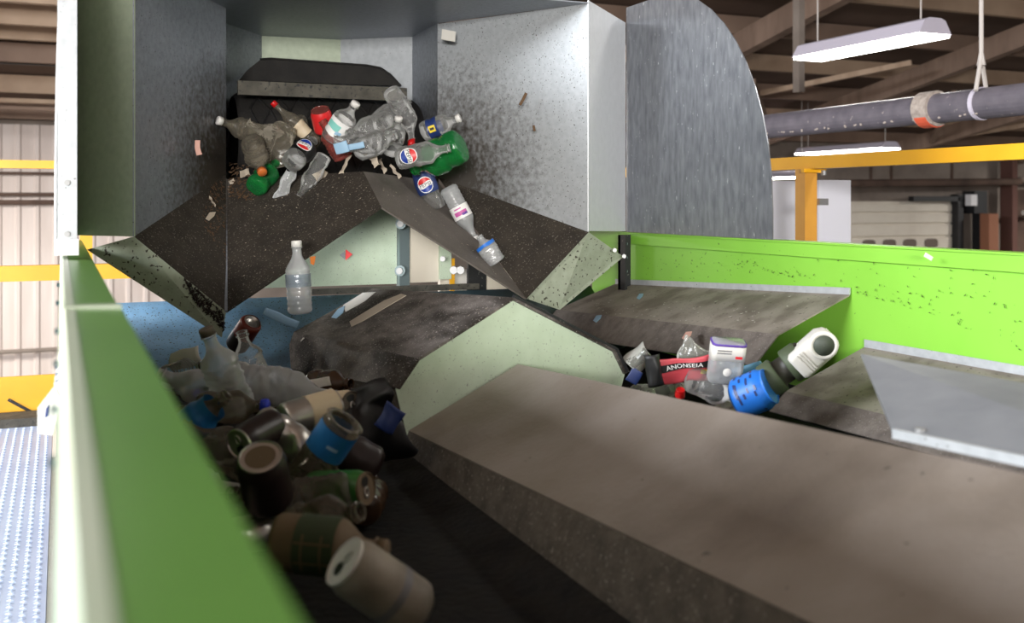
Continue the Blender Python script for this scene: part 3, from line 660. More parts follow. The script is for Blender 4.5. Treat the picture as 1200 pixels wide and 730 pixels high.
def textmesh(s, size):
    if (s, size) in _txt: return _txt[(s, size)]
    cu = bpy.data.curves.new('lettering', 'FONT'); cu.body = s; cu.size = size; cu.align_x = 'CENTER'; cu.align_y = 'CENTER'; cu.resolution_u = 2
    ob = bpy.data.objects.new('lettering', cu); COL.objects.link(ob); bpy.context.view_layer.update()
    me = ob.evaluated_get(bpy.context.evaluated_depsgraph_get()).to_mesh()
    V = [(v.co.x, v.co.y) for v in me.vertices]; F = [tuple(p.vertices) for p in me.polygons]
    ob.to_mesh_clear(); bpy.data.objects.remove(ob); bpy.data.curves.remove(cu); _txt[(s, size)] = (V, F); return V, F
def disc_slices(r, nx=14):
    red, wht, blu = [], [], []
    for lo, hi, dst in ((.34, 1.2, red), (-.36, .34, wht), (-1.2, -.36, blu)):
        V = []; F = []
        for i in range(nx + 1):
            x = -r + 2 * r * i / nx; e = math.sqrt(max(0, r * r - x * x)); wv = .10 * r * math.sin(x / r * 3)
            a = max(-e, min(e, lo * r + wv)); b = max(-e, min(e, hi * r + wv)); V += [(x, a), (x, b)]
        for i in range(nx): F.append((2 * i, 2 * i + 2, 2 * i + 3, 2 * i + 1))
        dst.append((V, F))
    return red[0], wht[0], blu[0]
def place(name, label, cat, group, M4):
    t = thing(name, label, cat, M4.translation, group); t.matrix_world = M4; return t
def bottle(name, label, pos, ang, tilt=0, roll=0, L=.20, R=.0325, style='water', body='clear', cap='cap_white', lab=None, crush=0, bend=0, seed=1, group=None, ribs=True, cat='bottle', neck=.36):
    M4 = axes(pos, ang, tilt, roll); t = place(name, label, cat, group, M4); D = deformer(L, crush, bend, seed)
    def rad(z):
        if z < .07: return .72 + .28 * math.sqrt(max(0, 1 - (1 - z / .07) ** 2))
        if z < .60:
            r = 1.0
            if style == 'water': r = 1 - .06 * (.5 - .5 * math.cos((z - .07) / .53 * 2 * math.pi * 7)) if ribs else 1.0
            elif style == 'soda': r = 1 - .10 * math.exp(-((z - .30) / .08) ** 2)
            elif style == 'jar': r = 1.0
            return r
        if z < .86: return 1 - (1 - neck) * sm((z - .60) / .26) ** .9
        return neck
    pf = [((i / 44 - .5) * L, R * rad(i / 44)) for i in range(0, 41)] + [((.925 - .5) * L, R * neck), ((.93 - .5) * L, R * (neck + .10)), ((.94 - .5) * L, R * (neck + .10)), ((.945 - .5) * L, R * neck), ((.995 - .5) * L, R * neck)]
    rm = (lambda z, a: 1 - (.10 * (.5 + .5 * math.cos(5 * a)) * max(0, 1 - (z / L + .5) / .13))) if style == 'soda' else None
    V, F = lathe(pf, 30, True, cap is None and False, rm); b = lp('body', [D(v) for v in V], F, body, t)
    if cap:
        cr = R * neck * 1.17; V, F = lathe([((.945 - .5) * L, cr), ((.985 - .5) * L + .006, cr), ((1.0 - .5) * L + .006, cr * .93)], 24, True, True, lambda z, a: 1 + .03 * math.cos(12 * a)); lp('cap', [D(v) for v in V], F, cap, t)
    else:
        V, F = lathe([((.985 - .5) * L, R * neck * 1.12), ((1.0 - .5) * L, R * neck * 1.15), ((1.0 - .5) * L, R * neck * .85), ((.985 - .5) * L, R * neck * .85)], 24, False, False); lp('neck_ring', [D(v) for v in V], F, body, t)
    if lab:
        z0, z1, lm = lab['z'][0], lab['z'][1], lab['m']
        steps = 10; pr = [((z0 + (z1 - z0) * i / steps - .5) * L, R * max(rad(z0 + (z1 - z0) * i / steps), .99 if style != 'soda' else .8) + .0012) for i in range(steps + 1)]
        V, F = lathe(pr, 30, False, False); lo_ = lp('label', [D(v) for v in V], F, lm, t)
        rl = R * 1.0 + .0030; zc = ((z0 + z1) / 2 - .5) * L
        def wrap(pts, dz=0, dx=0, lift=0, rot=0):
            c, s = math.cos(rot), math.sin(rot); out = []
            for x, y in pts:
                x, y = x * c - y * s + dx, x * s + y * c + dz; a = math.pi / 2 - math.radians(roll) + x / rl   # local +x points to the viewer's left
                out.append(D(Vector(((rl + lift) * math.cos(a), (rl + lift) * math.sin(a), zc + y))))
            return out
        for it in lab.get('print', []):
            kd = it[0]
            if kd == 'roundel':
                r = it[1]; dz = it[2] if len(it) > 2 else 0
                cv = [(r * 1.13 * math.cos(2 * math.pi * i / 24), r * 1.13 * math.sin(2 * math.pi * i / 24)) for i in range(24)]
                W_ = []; 
                for i in range(15):
                    x = -1.12 * r + 2.24 * r * i / 14; e = math.sqrt(max(0, (1.12 * r) ** 2 - x * x)); W_ += [(x, -e), (x, e)]
                lp('emblem_ring', wrap(W_, dz), [(2 * i, 2 * i + 2, 2 * i + 3, 2 * i + 1) for i in range(14)], 'ink_white', lo_)
                for (vv, ff), mm in zip(disc_slices(r), it[3] if len(it) > 3 else ('ink_red', 'ink_white', 'ink_blue')): lp('emblem', wrap(vv, dz, lift=.0006), ff, mm, lo_)
            elif kd == 'text':
                vv, ff = textmesh(it[1], it[2]); lp('lettering', wrap(vv, it[4] if len(it) > 4 else 0, lift=.0012), ff, it[3], lo_)
            elif kd == 'band':
                w, hgt, dx, dz, mm = it[1:6]; nx = 8
                vv = [(-w / 2 + w * i / nx, q * hgt / 2) for i in range(nx + 1) for q in (-1, 1)]
                lp('print', wrap(vv, dz, dx, .0004), [(2 * i, 2 * i + 2, 2 * i + 3, 2 * i + 1) for i in range(nx)], mm, lo_)
    return t
def can(name, label, pos, ang, tilt=0, roll=0, L=.122, R=.033, body='alu', lid='alu', crush=0, bend=0, seed=1, group=None, cat='can', opened=True, panel=None, bands=()):
    M4 = axes(pos, ang, tilt, roll); t = place(name, label, cat, group, M4); D = deformer(L, crush, bend, seed)
    h = L / 2
    V, F = lathe([(-h + .004, R * .78), (-h, R * .74), (-h + .010, R * .97), (-h + .016, R)] + [(-h + .016 + i * (L - .034) / 10, R) for i in range(1, 11)] + [(h - .008, R * .90), (h - .004, R * .86)], 30, False, False)
    lp('body', [D(v) for v in V], F, body, t)
    V, F = lathe([(-h + .004, R * .74), (-h + .010, R * .55), (-h + .013, R * .25), (-h + .014, .0005)], 30, False, False); lp('base_dome', [D(v) for v in V], F, lid, t, False)
    V, F = lathe([(h - .004, R * .86), (h, R * .88), (h + .001, R * .83), (h - .0015, R * .79), (h - .002, .0005)], 30, False, False); ld = lp('lid', [D(v) for v in V], F, lid, t, False)
    if opened:
        V, F = lathe([(h - .0022, .010), (h - .0022, .0004)], 16, False, False); V = [Vector((v.x * .9 + .011, v.y, v.z + .0006)) for v in V]; lp('opening', [D(v) for v in V], F, 'ink_black', ld)
        V, F = lathe([(h - .0015, .008), (h, .0085), (h, .004), (h - .0015, .004)], 14, False, False); V = [Vector((v.x * 1.2 - .006, v.y * .8, v.z)) for v in V]; lp('pull_tab', [D(v) for v in V], F, 'alu', ld)
    if panel:
        V, F = lathe([(h - .0012, R * .62), (h - .0010, .0005)], 30, False, False); lp('lid_panel', V, F, panel, ld, False)
    for (z0, z1, mm) in bands:
        V, F = lathe([(-h + z0 * L, R + .0008), (-h + z1 * L, R + .0008)], 30, False, False); lp('print_band', [D(v) for v in V], F, mm, t)
    return t
def crumple(name, label, pos, ang, tilt, roll, w, h, m, amp=.01, curl=0, seed=1, cat='scrap', group=None, nu=14, nv=10, freq=18):
    M4 = axes(pos, ang, tilt, roll); off = Vector((seed * 2.1, seed * 4.3, 0))
    def fn(a, b):
        x, z = (a - .5) * w, (b - .5) * h; y = 0
        if curl: 
            th = curl * (a - .5); r = w / max(.01, abs(curl)); x, y = r * math.sin(th), -r * (math.cos(th) - 1) * -1
        p = Vector((x, y, z)); q = noise.noise_vector(Vector((x * freq, z * freq, seed)) + off); return p + q * amp
    V, F = grid(fn, nu, nv); k = len(V); V = V + [v + Vector((0, -.0012, 0)) for v in V]
    F2 = F + [tuple(i + k for i in q)[::-1] for q in F]
    rim = list(range(nu + 1)) + [j * (nu + 1) + nu for j in range(1, nv + 1)] + [nv * (nu + 1) + i for i in range(nu - 1, -1, -1)] + [j * (nu + 1) for j in range(nv - 1, 0, -1)]
    for a, b in zip(rim, rim[1:] + rim[:1]): F2.append((b, a, a + k, b + k))
    o = bpy.data.objects.new(name, raw(name, V, F2, m, True)); COL.objects.link(o); o.matrix_world = M4; WL[o] = M4.translation
    return tag(o, label, cat, group), M4, fn

def onp(u, v, a, b, c, lift=.03):
    n = (b - a).cross(c - a).normalized(); d = (FWD + RGT * ((u - U0) / FPX) - UP * ((v - VH) / FPX))
    if n.dot(d) > 0: n = -n
    return CAM + d * ((a + n * lift - CAM).dot(n) / d.dot(n))
PB, PC, PD = (V1, V0, R1), (R1, V0r, V1r), (D0, D1, V1r)
PA = (A1, A0, V1); PT = (P(near[1][0], N0, near[1][1]), P(near[2][0], N0, near[2][1]), P(far_[2][0], N1, far_[2][1]))
PS = (P(1.904, 2.16, -.243), P(1.904, 3.42, -.305), P(1.66, 3.42, -.392))
GU, GL, GR_ = 'bottles heaped on the splitter', 'litter in the left trough', 'litter in the right trough'
PEP = ('ink_red', 'ink_white', 'ink_blue')
# --- heap on the splitter, left part
bottle('clear_bottle', 'dirty clear bottle with white cap, leftmost of the heap', at(287, 152, 3.42), 160, 40, 0, .19, .034, 'water', 'clear_dirty', 'cap_white', crush=.4, seed=2, group=GU)
crumple('plastic_bag', 'translucent grey film bag among bottles left of the black-label bottle', at(318, 168, 3.40), 80, 10, 0, .16, .15, 'clear_dirty', .035, 1.2, 4, 'bag', nu=20, nv=18, freq=22)
bottle('clear_bottle', 'dirty clear bottle pointing down with orange cap', at(301, 183, 3.33), 300, 42, 0, .16, .036, 'water', 'clear_dirty', 'cap_orange', crush=.6, seed=3, group=GU)
bottle('clear_bottle', 'large crushed dim clear bottle behind the film bag', at(325, 158, 3.52), 200, 5, 30, .22, .04, 'soda', 'clear_dirty', None, crush=.7, seed=9, group=GU)
bottle('green_bottle', 'bright green bottle base poking out at the left of the heap', onp(312, 205, *PB, .03), 62, -50, 0, .15, .036, 'soda', 'clear_green', None, seed=4, crush=.25, group=GU)
bottle('clear_bottle', 'slim dim bottle slanting upward with orange-red cap', at(347, 146, 3.46), 136, 8, 0, .20, .024, 'soda', 'clear_dirty', 'cap_red', {'z': (.25, .5), 'm': 'cream_can'}, crush=.35, seed=5, group=GU)
bottle('soda_bottle', 'clear bottle with black label and red white blue emblem, base toward viewer', at(355, 177, 3.27), 58, -52, 0, .155, .036, 'soda', 'clear', 'cap_dark',
       {'z': (.22, .66), 'm': 'ink_black', 'print': [('roundel', .023, -.002, ('ink_blue', 'ink_white', 'ink_red')), ('text', 'PEPSI', .0175, 'ink_black', -.002)]}, seed=6, group=GU)
crumple('silver_pouch', 'crushed silvery clear pouch hanging at the left front of the heap', onp(331, 222, *PB, .02), 68, 10, 0, .052, .135, 'clear_water', .014, 2.2, 6, 'pouch', nu=12, nv=20, freq=30)
bottle('clear_bottle', 'slim clear bottle lying neck down in front of the black-label bottle', onp(366, 206, *PB, .03), 240, 8, 0, .155, .024, 'water', 'clear', None, crush=.55, seed=7, group=GU, ribs=False, neck=.5)
# middle part
can('plastic_cup', 'red plastic cup with open rim in the middle of the heap', at(378, 142, 3.42), 98, 30, 0, .085, .034, 'ink_red', 'clear_red', opened=False, group=GU, cat='cup')
bottle('clear_bottle', 'reddish translucent ribbed bottle below the red cup', at(391, 163, 3.36), 120, 15, 0, .14, .036, 'water', 'clear_red', None, crush=.4, seed=8, group=GU)
bottle('clear_bottle', 'clear bottle with teal and white label beside the red cup', at(402, 143, 3.32), 52, 20, 0, .15, .036, 'water', 'clear', 'cap_white', {'z': (.18, .55), 'm': 'ink_white', 'print': [('band', .045, .022, -.012, .004, 'ink_teal'), ('band', .02, .012, .014, -.01, 'ink_sky')]}, crush=.3, seed=10, group=GU)
crumple('label_scrap', 'torn pale blue label scrap below the teal-label bottle', at(400, 173, 3.24), 105, 10, 0, .042, .034, 'ink_sky', .004, .5, 11)
crumple('label_scrap', 'narrow torn pale blue label scrap on clear bottles in the middle', at(417, 171, 3.24), 12, 5, 0, .02, .05, 'ink_sky', .004, .5, 12)
bottle('clear_bottle', 'clear bottle with open neck toward the viewer in mid heap', at(433, 149, 3.34), 205, 40, 0, .17, .034, 'soda', 'clear', None, crush=.3, seed=13, group=GU, neck=.45)
bottle('clear_bottle', 'large clear bottle lying behind the open-neck bottle', at(452, 138, 3.44), 40, -10, 0, .20, .037, 'soda', 'clear', None, crush=.25, seed=14, group=GU)
bottle('clear_bottle', 'bent clear bottle hooking over with red cap pointing down', at(476, 133, 3.42), 305, 10, 0, .20, .029, 'water', 'clear', 'cap_red', crush=.45, bend=-.5, seed=15, group=GU, ribs=False)
bottle('clear_bottle', 'clear bottle with white cap among the crushed bottles in the centre', at(441, 168, 3.28), 20, 25, 0, .15, .034, 'soda', 'clear', None, crush=.7, seed=16, group=GU)
bottle('clear_bottle', 'crushed clear bottle lying low at the ridge of the splitter', at(419, 166, 3.30), 175, 10, 30, .15, .034, 'water', 'clear', None, crush=.8, seed=17, group=GU)
bottle('clear_bottle', 'upright stub of clear bottle right of the ridge', at(463, 160, 3.32), 75, 30, 0, .13, .03, 'soda', 'clear', 'cap_white', crush=.7, seed=18, group=GU)
# right part
bottle('soda_bottle', 'small clear bottle with yellow and blue label at right end of the heap', at(516, 147, 3.38), 20, 12, 0, .13, .034, 'soda', 'clear', 'cap_white', {'z': (.2, .48), 'm': 'ink_navy', 'print': [('band', .022, .022, .004, 0, 'ink_yellow'), ('band', .008, .014, .004, 0, 'ink_black')]}, seed=19, group=GU)
bottle('green_bottle', 'large green bottle end behind the clear red white blue label bottle', at(512, 184, 3.33), 205, -20, 0, .19, .056, 'soda', 'clear_green', None, crush=.3, seed=20, group=GU)
bottle('soda_bottle', 'clear bottle with white label and red blue emblem lying sideways', at(496, 180, 3.21), 12, 5, 0, .17, .034, 'soda', 'clear', None,
       {'z': (.10, .42), 'm': 'clear', 'print': [('roundel', .024, 0), ('text', 'PEPSI', .0185, 'ink_black', 0)]}, crush=.25, seed=21, group=GU)
bottle('soda_bottle', 'bottle with dark blue label and round emblem standing on the right slope', onp(500, 218, *PC, .036), 112, 5, 0, .17, .036, 'soda', 'clear', None,
       {'z': (.36, .84), 'm': 'ink_navy', 'print': [('roundel', .0245, -.010), ('text', 'PEPSI', .0185, 'ink_black', -.010)]}, crush=0, seed=22, group=GU, neck=.8)
bottle('water_bottle', 'clear water bottle with pink and white label sliding down the right slope', onp(541, 250, *PC, .034), 298, 0, 0, .20, .0315, 'water', 'clear_water', 'cap_white',
       {'z': (.36, .58), 'm': 'ink_white', 'print': [('band', .045, .014, 0, .004, 'ink_pink'), ('band', .02, .008, -.012, .010, 'ink_purple'), ('band', .025, .004, .005, -.012, 'ink_pink')]}, seed=23, group=GU)
bottle('water_bottle', 'small clear bottle with blue collar lowest on the right slope', onp(572, 292, *PC, .033), 125, 0, 0, .105, .030, 'water', 'clear_water', None, {'z': (.60, .70), 'm': 'tub_blue'}, crush=.35, seed=24, group=GU)
bottle('water_bottle', 'frosted clear bottle falling in mid-air below the left slope', at(349.5, 326, 2.86), 93, 0, 0, .195, .034, 'water', 'clear_water', 'cap_white', {'z': (.38, .56), 'm': 'clear_blue'}, seed=25, ribs=True)
# paper shreds
random.seed(3)
for i, (u, v, a, w, h, lb) in enumerate(((405, 192, 75, .016, .085, 'longest pale paper shred hanging from the heap at the ridge'), (438, 188, 125, .022, .06, 'broad pale paper shred at the ridge top'), (448, 194, 118, .012, .07, 'thin pale paper shred on right of the ridge'),
                                         (376, 205, 40, .03, .05, 'tangled shred below the slim bottle'), (463, 200, 132, .010, .08, 'long thin shred lying on right slope'), (425, 182, 170, .012, .06, 'flat shred along the ridge crest'),
                                         (249, 236, 138, .012, .05, 'pale shred stuck on the left brown chute floor'), (287, 203, 20, .02, .035, 'crumpled pale scrap near the left valley seam'), (272, 212, 35, .02, .02, 'small pale scrap left of the green bottle base'))):
    crumple('paper_shred', lb, onp(u, v, *(PA if i in (6, 8) else PC if i in (2, 4) else PB), .012), a, -40, random.uniform(-30, 30), w, h, 'shred', .007, .6, 30 + i, 'shred', 'paper shreds on the chute', 6, 10, 50)
tag(crumple('leaf_flake', 'pinkish torn scrap stuck on the left hood panel', at(232, 173, 3.13), 95, 0, 0, .016, .050, 'flake_pink', .010, .3, 41)[0], 'pinkish torn scrap stuck on the left hood panel', 'scrap')
crumple('leaf_flake', 'brown curled leaf stuck high on the right hood panel', at(613, 116, 3.44), 60, 0, 0, .010, .045, 'leaf', .003, .5, 42, 'leaf')
crumple('leaf_flake', 'small dark flake on the middle of the right hood panel', at(626, 150, 3.42), 105, 0, 0, .008, .02, 'leaf', .002, .5, 43, 'leaf')

# --- left trough litter
can('drink_can', 'silver can base shining, dark red can lying against the blue plate', at(286, 391, 3.05), 232, -28, 0, .115, .033, 'can_redbrown', 'alu', group=GL, bands=((.5, .93, 'can_dark'),))
crumple('paper_scrap', 'white folded paper at the upper left of the trough litter', at(216, 421, 2.85), 15, 20, 0, .055, .10, 'paper', .01, 1.0, 44, 'paper')
bottle('clear_bottle', 'ribbed clear bottle end below the white folded paper', at(216, 436, 2.5), 20, 20, 0, .12, .03, 'water', 'clear', 'cap_dark', crush=.3, seed=45, group=GL)
bottle('clear_bottle', 'crumpled clear bottle standing with dull cap up in the left trough', at(262, 437, 2.22), 108, 12, 0, .20, .038, 'water', 'clear_water', 'cap_dark', crush=.55, seed=46, group=GL)
bottle('clear_bottle', 'clear bottle base behind the crumpled standing bottle', at(292, 424, 2.40), 110, -20, 0, .15, .034, 'water', 'clear', None, crush=.5, seed=47, group=GL)
bottle('clear_bottle', 'long crumpled clear bottle lying across the litter', at(330, 455, 2.28), 352, 8, 0, .25, .040, 'water', 'clear_water', None, crush=.75, seed=48, group=GL)
bottle('clear_bottle', 'grey clear bottle lying left under the crumpled bottles', at(236, 455, 2.30), 160, 5, 0, .20, .036, 'soda', 'clear_water', None, crush=.5, seed=49, group=GL)
bottle('clear_bottle', 'clear bottle lying sideways with bright blue cap', at(272, 477, 2.05), 3, 5, 0, .135, .032, 'soda', 'clear_dirty', 'cap_blue', crush=.2, seed=50, group=GL)
can('drink_can', 'silver can lying with shiny base toward viewer, cream band', at(362, 484, 2.0), 10, -38, 0, .122, .033, 'alu', 'alu', group=GL, bands=((.45, .95, 'cream_can'),))
can('drink_can', 'tan can end right of the shiny silver can', at(395, 474, 2.1), 15, 42, 0, .10, .027, 'cream_can', 'cap_dark', group=GL)
can('drink_can', 'dark can with silver ring lid facing the viewer', at(303, 508, 1.80), 200, 60, 0, .10, .030, 'can_dark', 'alu', group=GL)
can('drink_can', 'crushed silver can below the shiny silver can', at(331, 511, 1.84), 330, 10, 20, .11, .032, 'alu', 'alu', crush=.9, seed=51, group=GL)
can('drink_can', 'black can standing with cream lid facing up', at(311, 563, 1.62), 92, 32, 0, .105, .0385, 'can_dark', 'alu', group=GL, opened=False, panel='tan')
bottle('soda_bottle', 'clear ribbed bottle with bright blue label in the left trough', at(368, 545, 1.75), 55, 8, 0, .19, .034, 'water', 'clear_dirty', None, {'z': (.66, .93), 'm': 'label_blue', 'print': [('band', .02, .006, .01, 0, 'ink_sky')]}, crush=.2, seed=52, group=GL, neck=.9)
can('drink_can', 'green can lying with open lid to the right', at(395, 573, 1.70), 8, 25, 0, .115, .030, 'can_green', 'tan', group=GL)
crumple('black_bag', 'crumpled black plastic bag against the middle divider cover', at(430, 500, 2.05), 20, 0, 0, .17, .13, 'bag_black', .03, 1.4, 53, 'bag', None, 18, 16, 18)
crumple('blue_wrapper', 'crumpled dark blue wrapper on the black bag', at(456, 490, 2.00), 60, 0, 0, .04, .05, 'ink_navy', .01, .8, 54, 'wrapper')
bottle('brown_bottle', 'dark brown bottle neck in front of the far divider cover', at(388, 449, 2.35), 5, 35, 0, .12, .03, 'soda', 'brownglass', None, seed=55, group=GL)
crumple('paper_scrap', 'small white scrap at the lower edge of the far divider cover', at(434, 462, 2.30), 160, 15, 0, .02, .05, 'paper', .005, .5, 56, 'paper')
crumple('label_scrap', 'white label strip leaning near the tan can', at(372, 450, 2.28), 12, 15, 0, .02, .06, 'paper', .005, .5, 57, 'paper')
bottle('soda_bottle', 'blurred bottle with blue label half hidden by the green wall', at(228, 495, 1.9), 40, 5, 0, .16, .032, 'soda', 'clear_dirty', None, {'z': (.4, .8), 'm': 'label_blue'}, seed=58, group=GL)
crumple('paper_scrap', 'small pale scrap beside the green wall near the black can', at(264, 571, 1.95), 165, 35, 0, .024, .055, 'paper', .005, .5, 59, 'paper')
can('bottle_cap', 'small pale bottle cap beside the black can', at(291, 566, 1.98), 100, 40, 0, .022, .013, 'jug_white', 'jug_white', opened=False, cat='bottle cap')
bottle('jar', 'brownish bottle with dark plaid label in the near left trough', at(385, 640, 1.38), 358, 10, 0, .15, .038, 'jar', 'tan', 'tan', {'z': (.25, .62), 'm': 'plaid', 'print': [('band', .05, .003, 0, -.014, 'tan'), ('band', .05, .003, 0, .012, 'tan'), ('band', .003, .05, -.014, 0, 'tan'), ('band', .003, .05, .012, 0, 'tan')]}, seed=60, group=GL, cat='bottle')
bottle('clear_bottle', 'dull tan bottle shoulder behind the plaid label bottle', at(382, 610, 1.50), 20, 20, 0, .12, .034, 'soda', 'clear_dirty', None, crush=.2, seed=61, group=GL)
can('drink_can', 'grimy whitish can with bright rim, nearest in the left trough', at(448, 688, 1.27), 138, 20, 0, .125, .036, 'white_body', 'jug_white', group=GL, opened=True, bands=((.36, .45, 'ink_grey'),))
bottle('clear_bottle', 'dim clear bottle low between the cans in the left trough', at(345, 590, 1.66), 190, 5, 0, .18, .034, 'water', 'clear_dirty', None, crush=.5, seed=62, group=GL)
bottle('clear_bottle', 'dim dirty clear bottle hidden low beside the green wall', at(270, 530, 1.85), 150, 5, 0, .2, .036, 'water', 'clear_dirty', None, crush=.5, seed=63, group=GL)
bottle('brown_bottle', 'dark brown bottle wedged under the crumpled clear bottles', at(330, 483, 2.30), 170, 5, 0, .19, .032, 'soda', 'brownglass', None, seed=64, group=GL)
can('drink_can', 'dark crushed can at the foot of the far divider cover', at(410, 530, 1.9), 150, 10, 0, .12, .033, 'can_dark', 'can_dark', crush=.5, seed=65, group=GL)

# --- right trough litter
RW = crumple('red_wrapper', 'red snack wrapper with black band in the right trough', at(803, 434, 2.42), 98, 12, 0, .145, .062, 'wrap_red', .010, .5, 70, 'wrapper', None, 24, 12, 20)
rw_o, rw_m, rw_f = RW
def on_wrap(nm, pts, F, m, lift=.003):
    V = []
    for a, b in pts:
        p = rw_f(a, b); V.append(Vector((p.x, p.y + lift, p.z)))
    o = bpy.data.objects.new(nm, raw(nm, V, F, m)); COL.objects.link(o); o.parent = rw_o; return o
def gridpts(a0, a1, b0, b1, n=10):
    pts = [(a0 + (a1 - a0) * i / n, b) for i in range(n + 1) for b in (b0, b1)]; return pts, [(2 * i, 2 * i + 2, 2 * i + 3, 2 * i + 1) for i in range(n)]
p_, f_ = gridpts(.06, .92, .52, .80); on_wrap('black_band', p_, f_, 'ink_black')
tv, tf = textmesh('ANONSEIA', .017)
on_wrap('lettering', [(.50 - x / .145, .66 + y / .062) for x, y in tv], tf, 'ink_white', .0045)
p_, f_ = gridpts(.14, .24, .28, .45, 4); on_wrap('logo', p_, f_, 'ink_yellow')
crumple('black_wrapper', 'black ribbed wrapper curled at the left of the red wrapper', at(768, 436, 2.40), 100, 5, 0, .05, .075, 'ink_black', .006, 2.6, 71, 'wrapper', None, 14, 10, 30)
crumple('film_wrap', 'loop of clear film at the left end of the right trough litter', at(752, 424, 2.50), 40, 5, 0, .09, .06, 'film', .012, 3.2, 72, 'film', None, 18, 8, 25)
crumple('film_wrap', 'crumpled clear film behind the red wrapper', at(815, 420, 2.50), 60, 5, 0, .09, .06, 'film', .018, 1.2, 73, 'film', None, 14, 10, 28)
# clear box container with white and purple label
cpos = at(851, 423, 2.38); M4 = axes(cpos, 86, 14, 0)
ct = place('clear_container', 'clear square plastic container with white and purple label', 'container', GR_, M4)
def rbox(w, d, z0, z1, r, n=5):
    ring = []
    for cx, cy, a0 in ((w - r, d - r, 0), (-w + r, d - r, 90), (-w + r, -d + r, 180), (w - r, -d + r, 270)):
        for i in range(n): a = math.radians(a0 + 90 * i / (n - 1)); ring.append((cx + r * math.cos(a), cy + r * math.sin(a)))
    return ring
def rlathe(levels):
    V = []; F = []; n = None
    for (w, d, z, r) in levels:
        rg = rbox(w, d, 0, 0, r); n = len(rg); V += [Vector((x, y, z)) for x, y in rg]
    for i in range(len(levels) - 1):
        for j in range(n): F.append((i * n + j, i * n + (j + 1) % n, (i + 1) * n + (j + 1) % n, (i + 1) * n + j))
    F += [tuple(range(n))[::-1], tuple(range((len(levels) - 1) * n, len(levels) * n))]; return V, F
V, F = rlathe([(.034, .02, -.05, .012), (.0385, .024, -.045, .012), (.0385, .024, .035, .012), (.036, .022, .05, .012)]); lp('body', V, F, 'clear_water', ct)
V, F = rlathe([(.0392, .0247, .008, .012), (.0392, .0247, .046, .012)]); lbx = lp('label', V, F, 'paper', ct)
V, F = rlathe([(.0396, .0251, .0435, .012), (.0394, .0249, .0480, .012)]); lp('label_edge', V, F, 'ink_purple', lbx)
for z in (.032, .026): lp('print', boxv(-.005, .028, .0250, .0256, z, z + .003), BF, 'ink_grey', lbx, False)
lp('print', boxv(-.030, -.014, .0250, .0257, .016, .022), BF, 'ink_red', lbx, False)
dd = lp('drain_dimple', *lathe([(.0, .010), (.002, .007), (.002, .0005)], 16, False, False), 'paper', ct)
dd.matrix_local = Matrix.Translation((0, .0245, -.018)) @ Matrix.Rotation(-math.pi / 2, 4, 'X')
# clear flat bottle with round cap toward the viewer
bottle('clear_bottle', 'clear flattened bottle with round pale cap under the square container', at(836, 455, 2.40), 340, 38, 0, .13, .032, 'soda', 'clear', 'cap_white', crush=.6, seed=75, group=GR_, neck=.42)
crumple('foil_wrapper', 'light blue foil wrapper behind the blue tub', at(874, 436, 2.44), 15, 5, 0, .03, .08, 'foil_blue', .008, .8, 76, 'wrapper')
tb = can('blue_tub', 'bright blue tub with dark dashes beside the olive container', at(882, 461, 2.30), 30, 25, 0, .085, .046, 'tub_blue', 'tub_blue', opened=False, group=GR_, cat='tub')
random.seed(9)
for k_ in range(56):
    a = random.uniform(0, 2 * math.pi); z = random.choice((-.02, -.006, .008, .022)) + random.uniform(-.002, .002); r = .0468
    V, F = [], []
    for da in (-.12, .12):
        for dz in (-.0026, .0026): V.append(Vector((r * math.cos(a + da), r * math.sin(a + da), z + dz)))
    lp('print_dash', V, [(0, 2, 3, 1)], 'ink_navy', tb, False)
jr = place('olive_jar', 'dark jar with two olive green bands leaning on the lower skirt plate', 'jar', GR_, axes(at(921, 432, 2.32), 38, 10, 0))
V, F = lathe([(-.062, .030), (-.058, .036), (-.02, .036), (-.018, .030), (.012, .030), (.014, .036), (.05, .036), (.055, .03)], 28); lp('body', V, F, 'olive_dark', jr)
for z0, z1 in ((-.055, -.02), (.006, .045)):
    V, F = lathe([(z0, .037), (z0 + .003, .040), (z1 - .003, .040), (z1, .037)], 28, False, False); lp('band', V, F, 'olive', jr)
jg = place('white_jug', 'white plastic jug with round grey-green lid facing the viewer', 'jug', GR_, axes(at(955, 410, 2.29), 44, 8, 0) @ Matrix.Scale(.82, 4))
V, F = rlathe([(.034, .03, -.07, .016), (.040, .034, -.06, .016), (.040, .034, .035, .018), (.030, .03, .055, .018), (.02, .02, .062, .014)]); lp('body', V, F, 'jug_white', jg)
V, F = lathe([(0, .038), (.014, .038), (.016, .036), (.016, .028), (.010, .027)], 28, False, False); sp = lp('spout_ring', V, F, 'jug_white', jg)
sp.matrix_local = Matrix.Translation((0.006, .030, .026)) @ Matrix.Rotation(-math.pi / 2, 4, 'X')
V, F = lathe([(.0, .028), (.012, .0278), (.013, .0005)], 28, False, False); li = lp('lid', V, F, 'lid_grey', jg); li.matrix_local = Matrix.Translation((0.006, .034, .026)) @ Matrix.Rotation(-math.pi / 2, 4, 'X')
for z in (-.03, -.038, -.046): lp('rib', boxv(-.03, .03, .034, .0365, z, z + .003), BF, 'paper', jg, False)
can('bottle_cap', 'tiny red cap low in the right trough under the wrapper', at(797, 461, 2.30), 90, 30, 0, .02, .011, 'cap_red', 'cap_red', opened=False, cat='bottle cap')
crumple('blue_scrap', 'dark blue scrap at the right tip of the gable end', at(743, 441, 2.50), 60, 0, 0, .03, .04, 'ink_navy', .005, .5, 77, 'scrap')
crumple('white_flake', 'white flake stuck on top of the bright green wall', at(1088, 301, 2.42), 150, 5, 0, .010, .022, 'paper', .002, .3, 79)
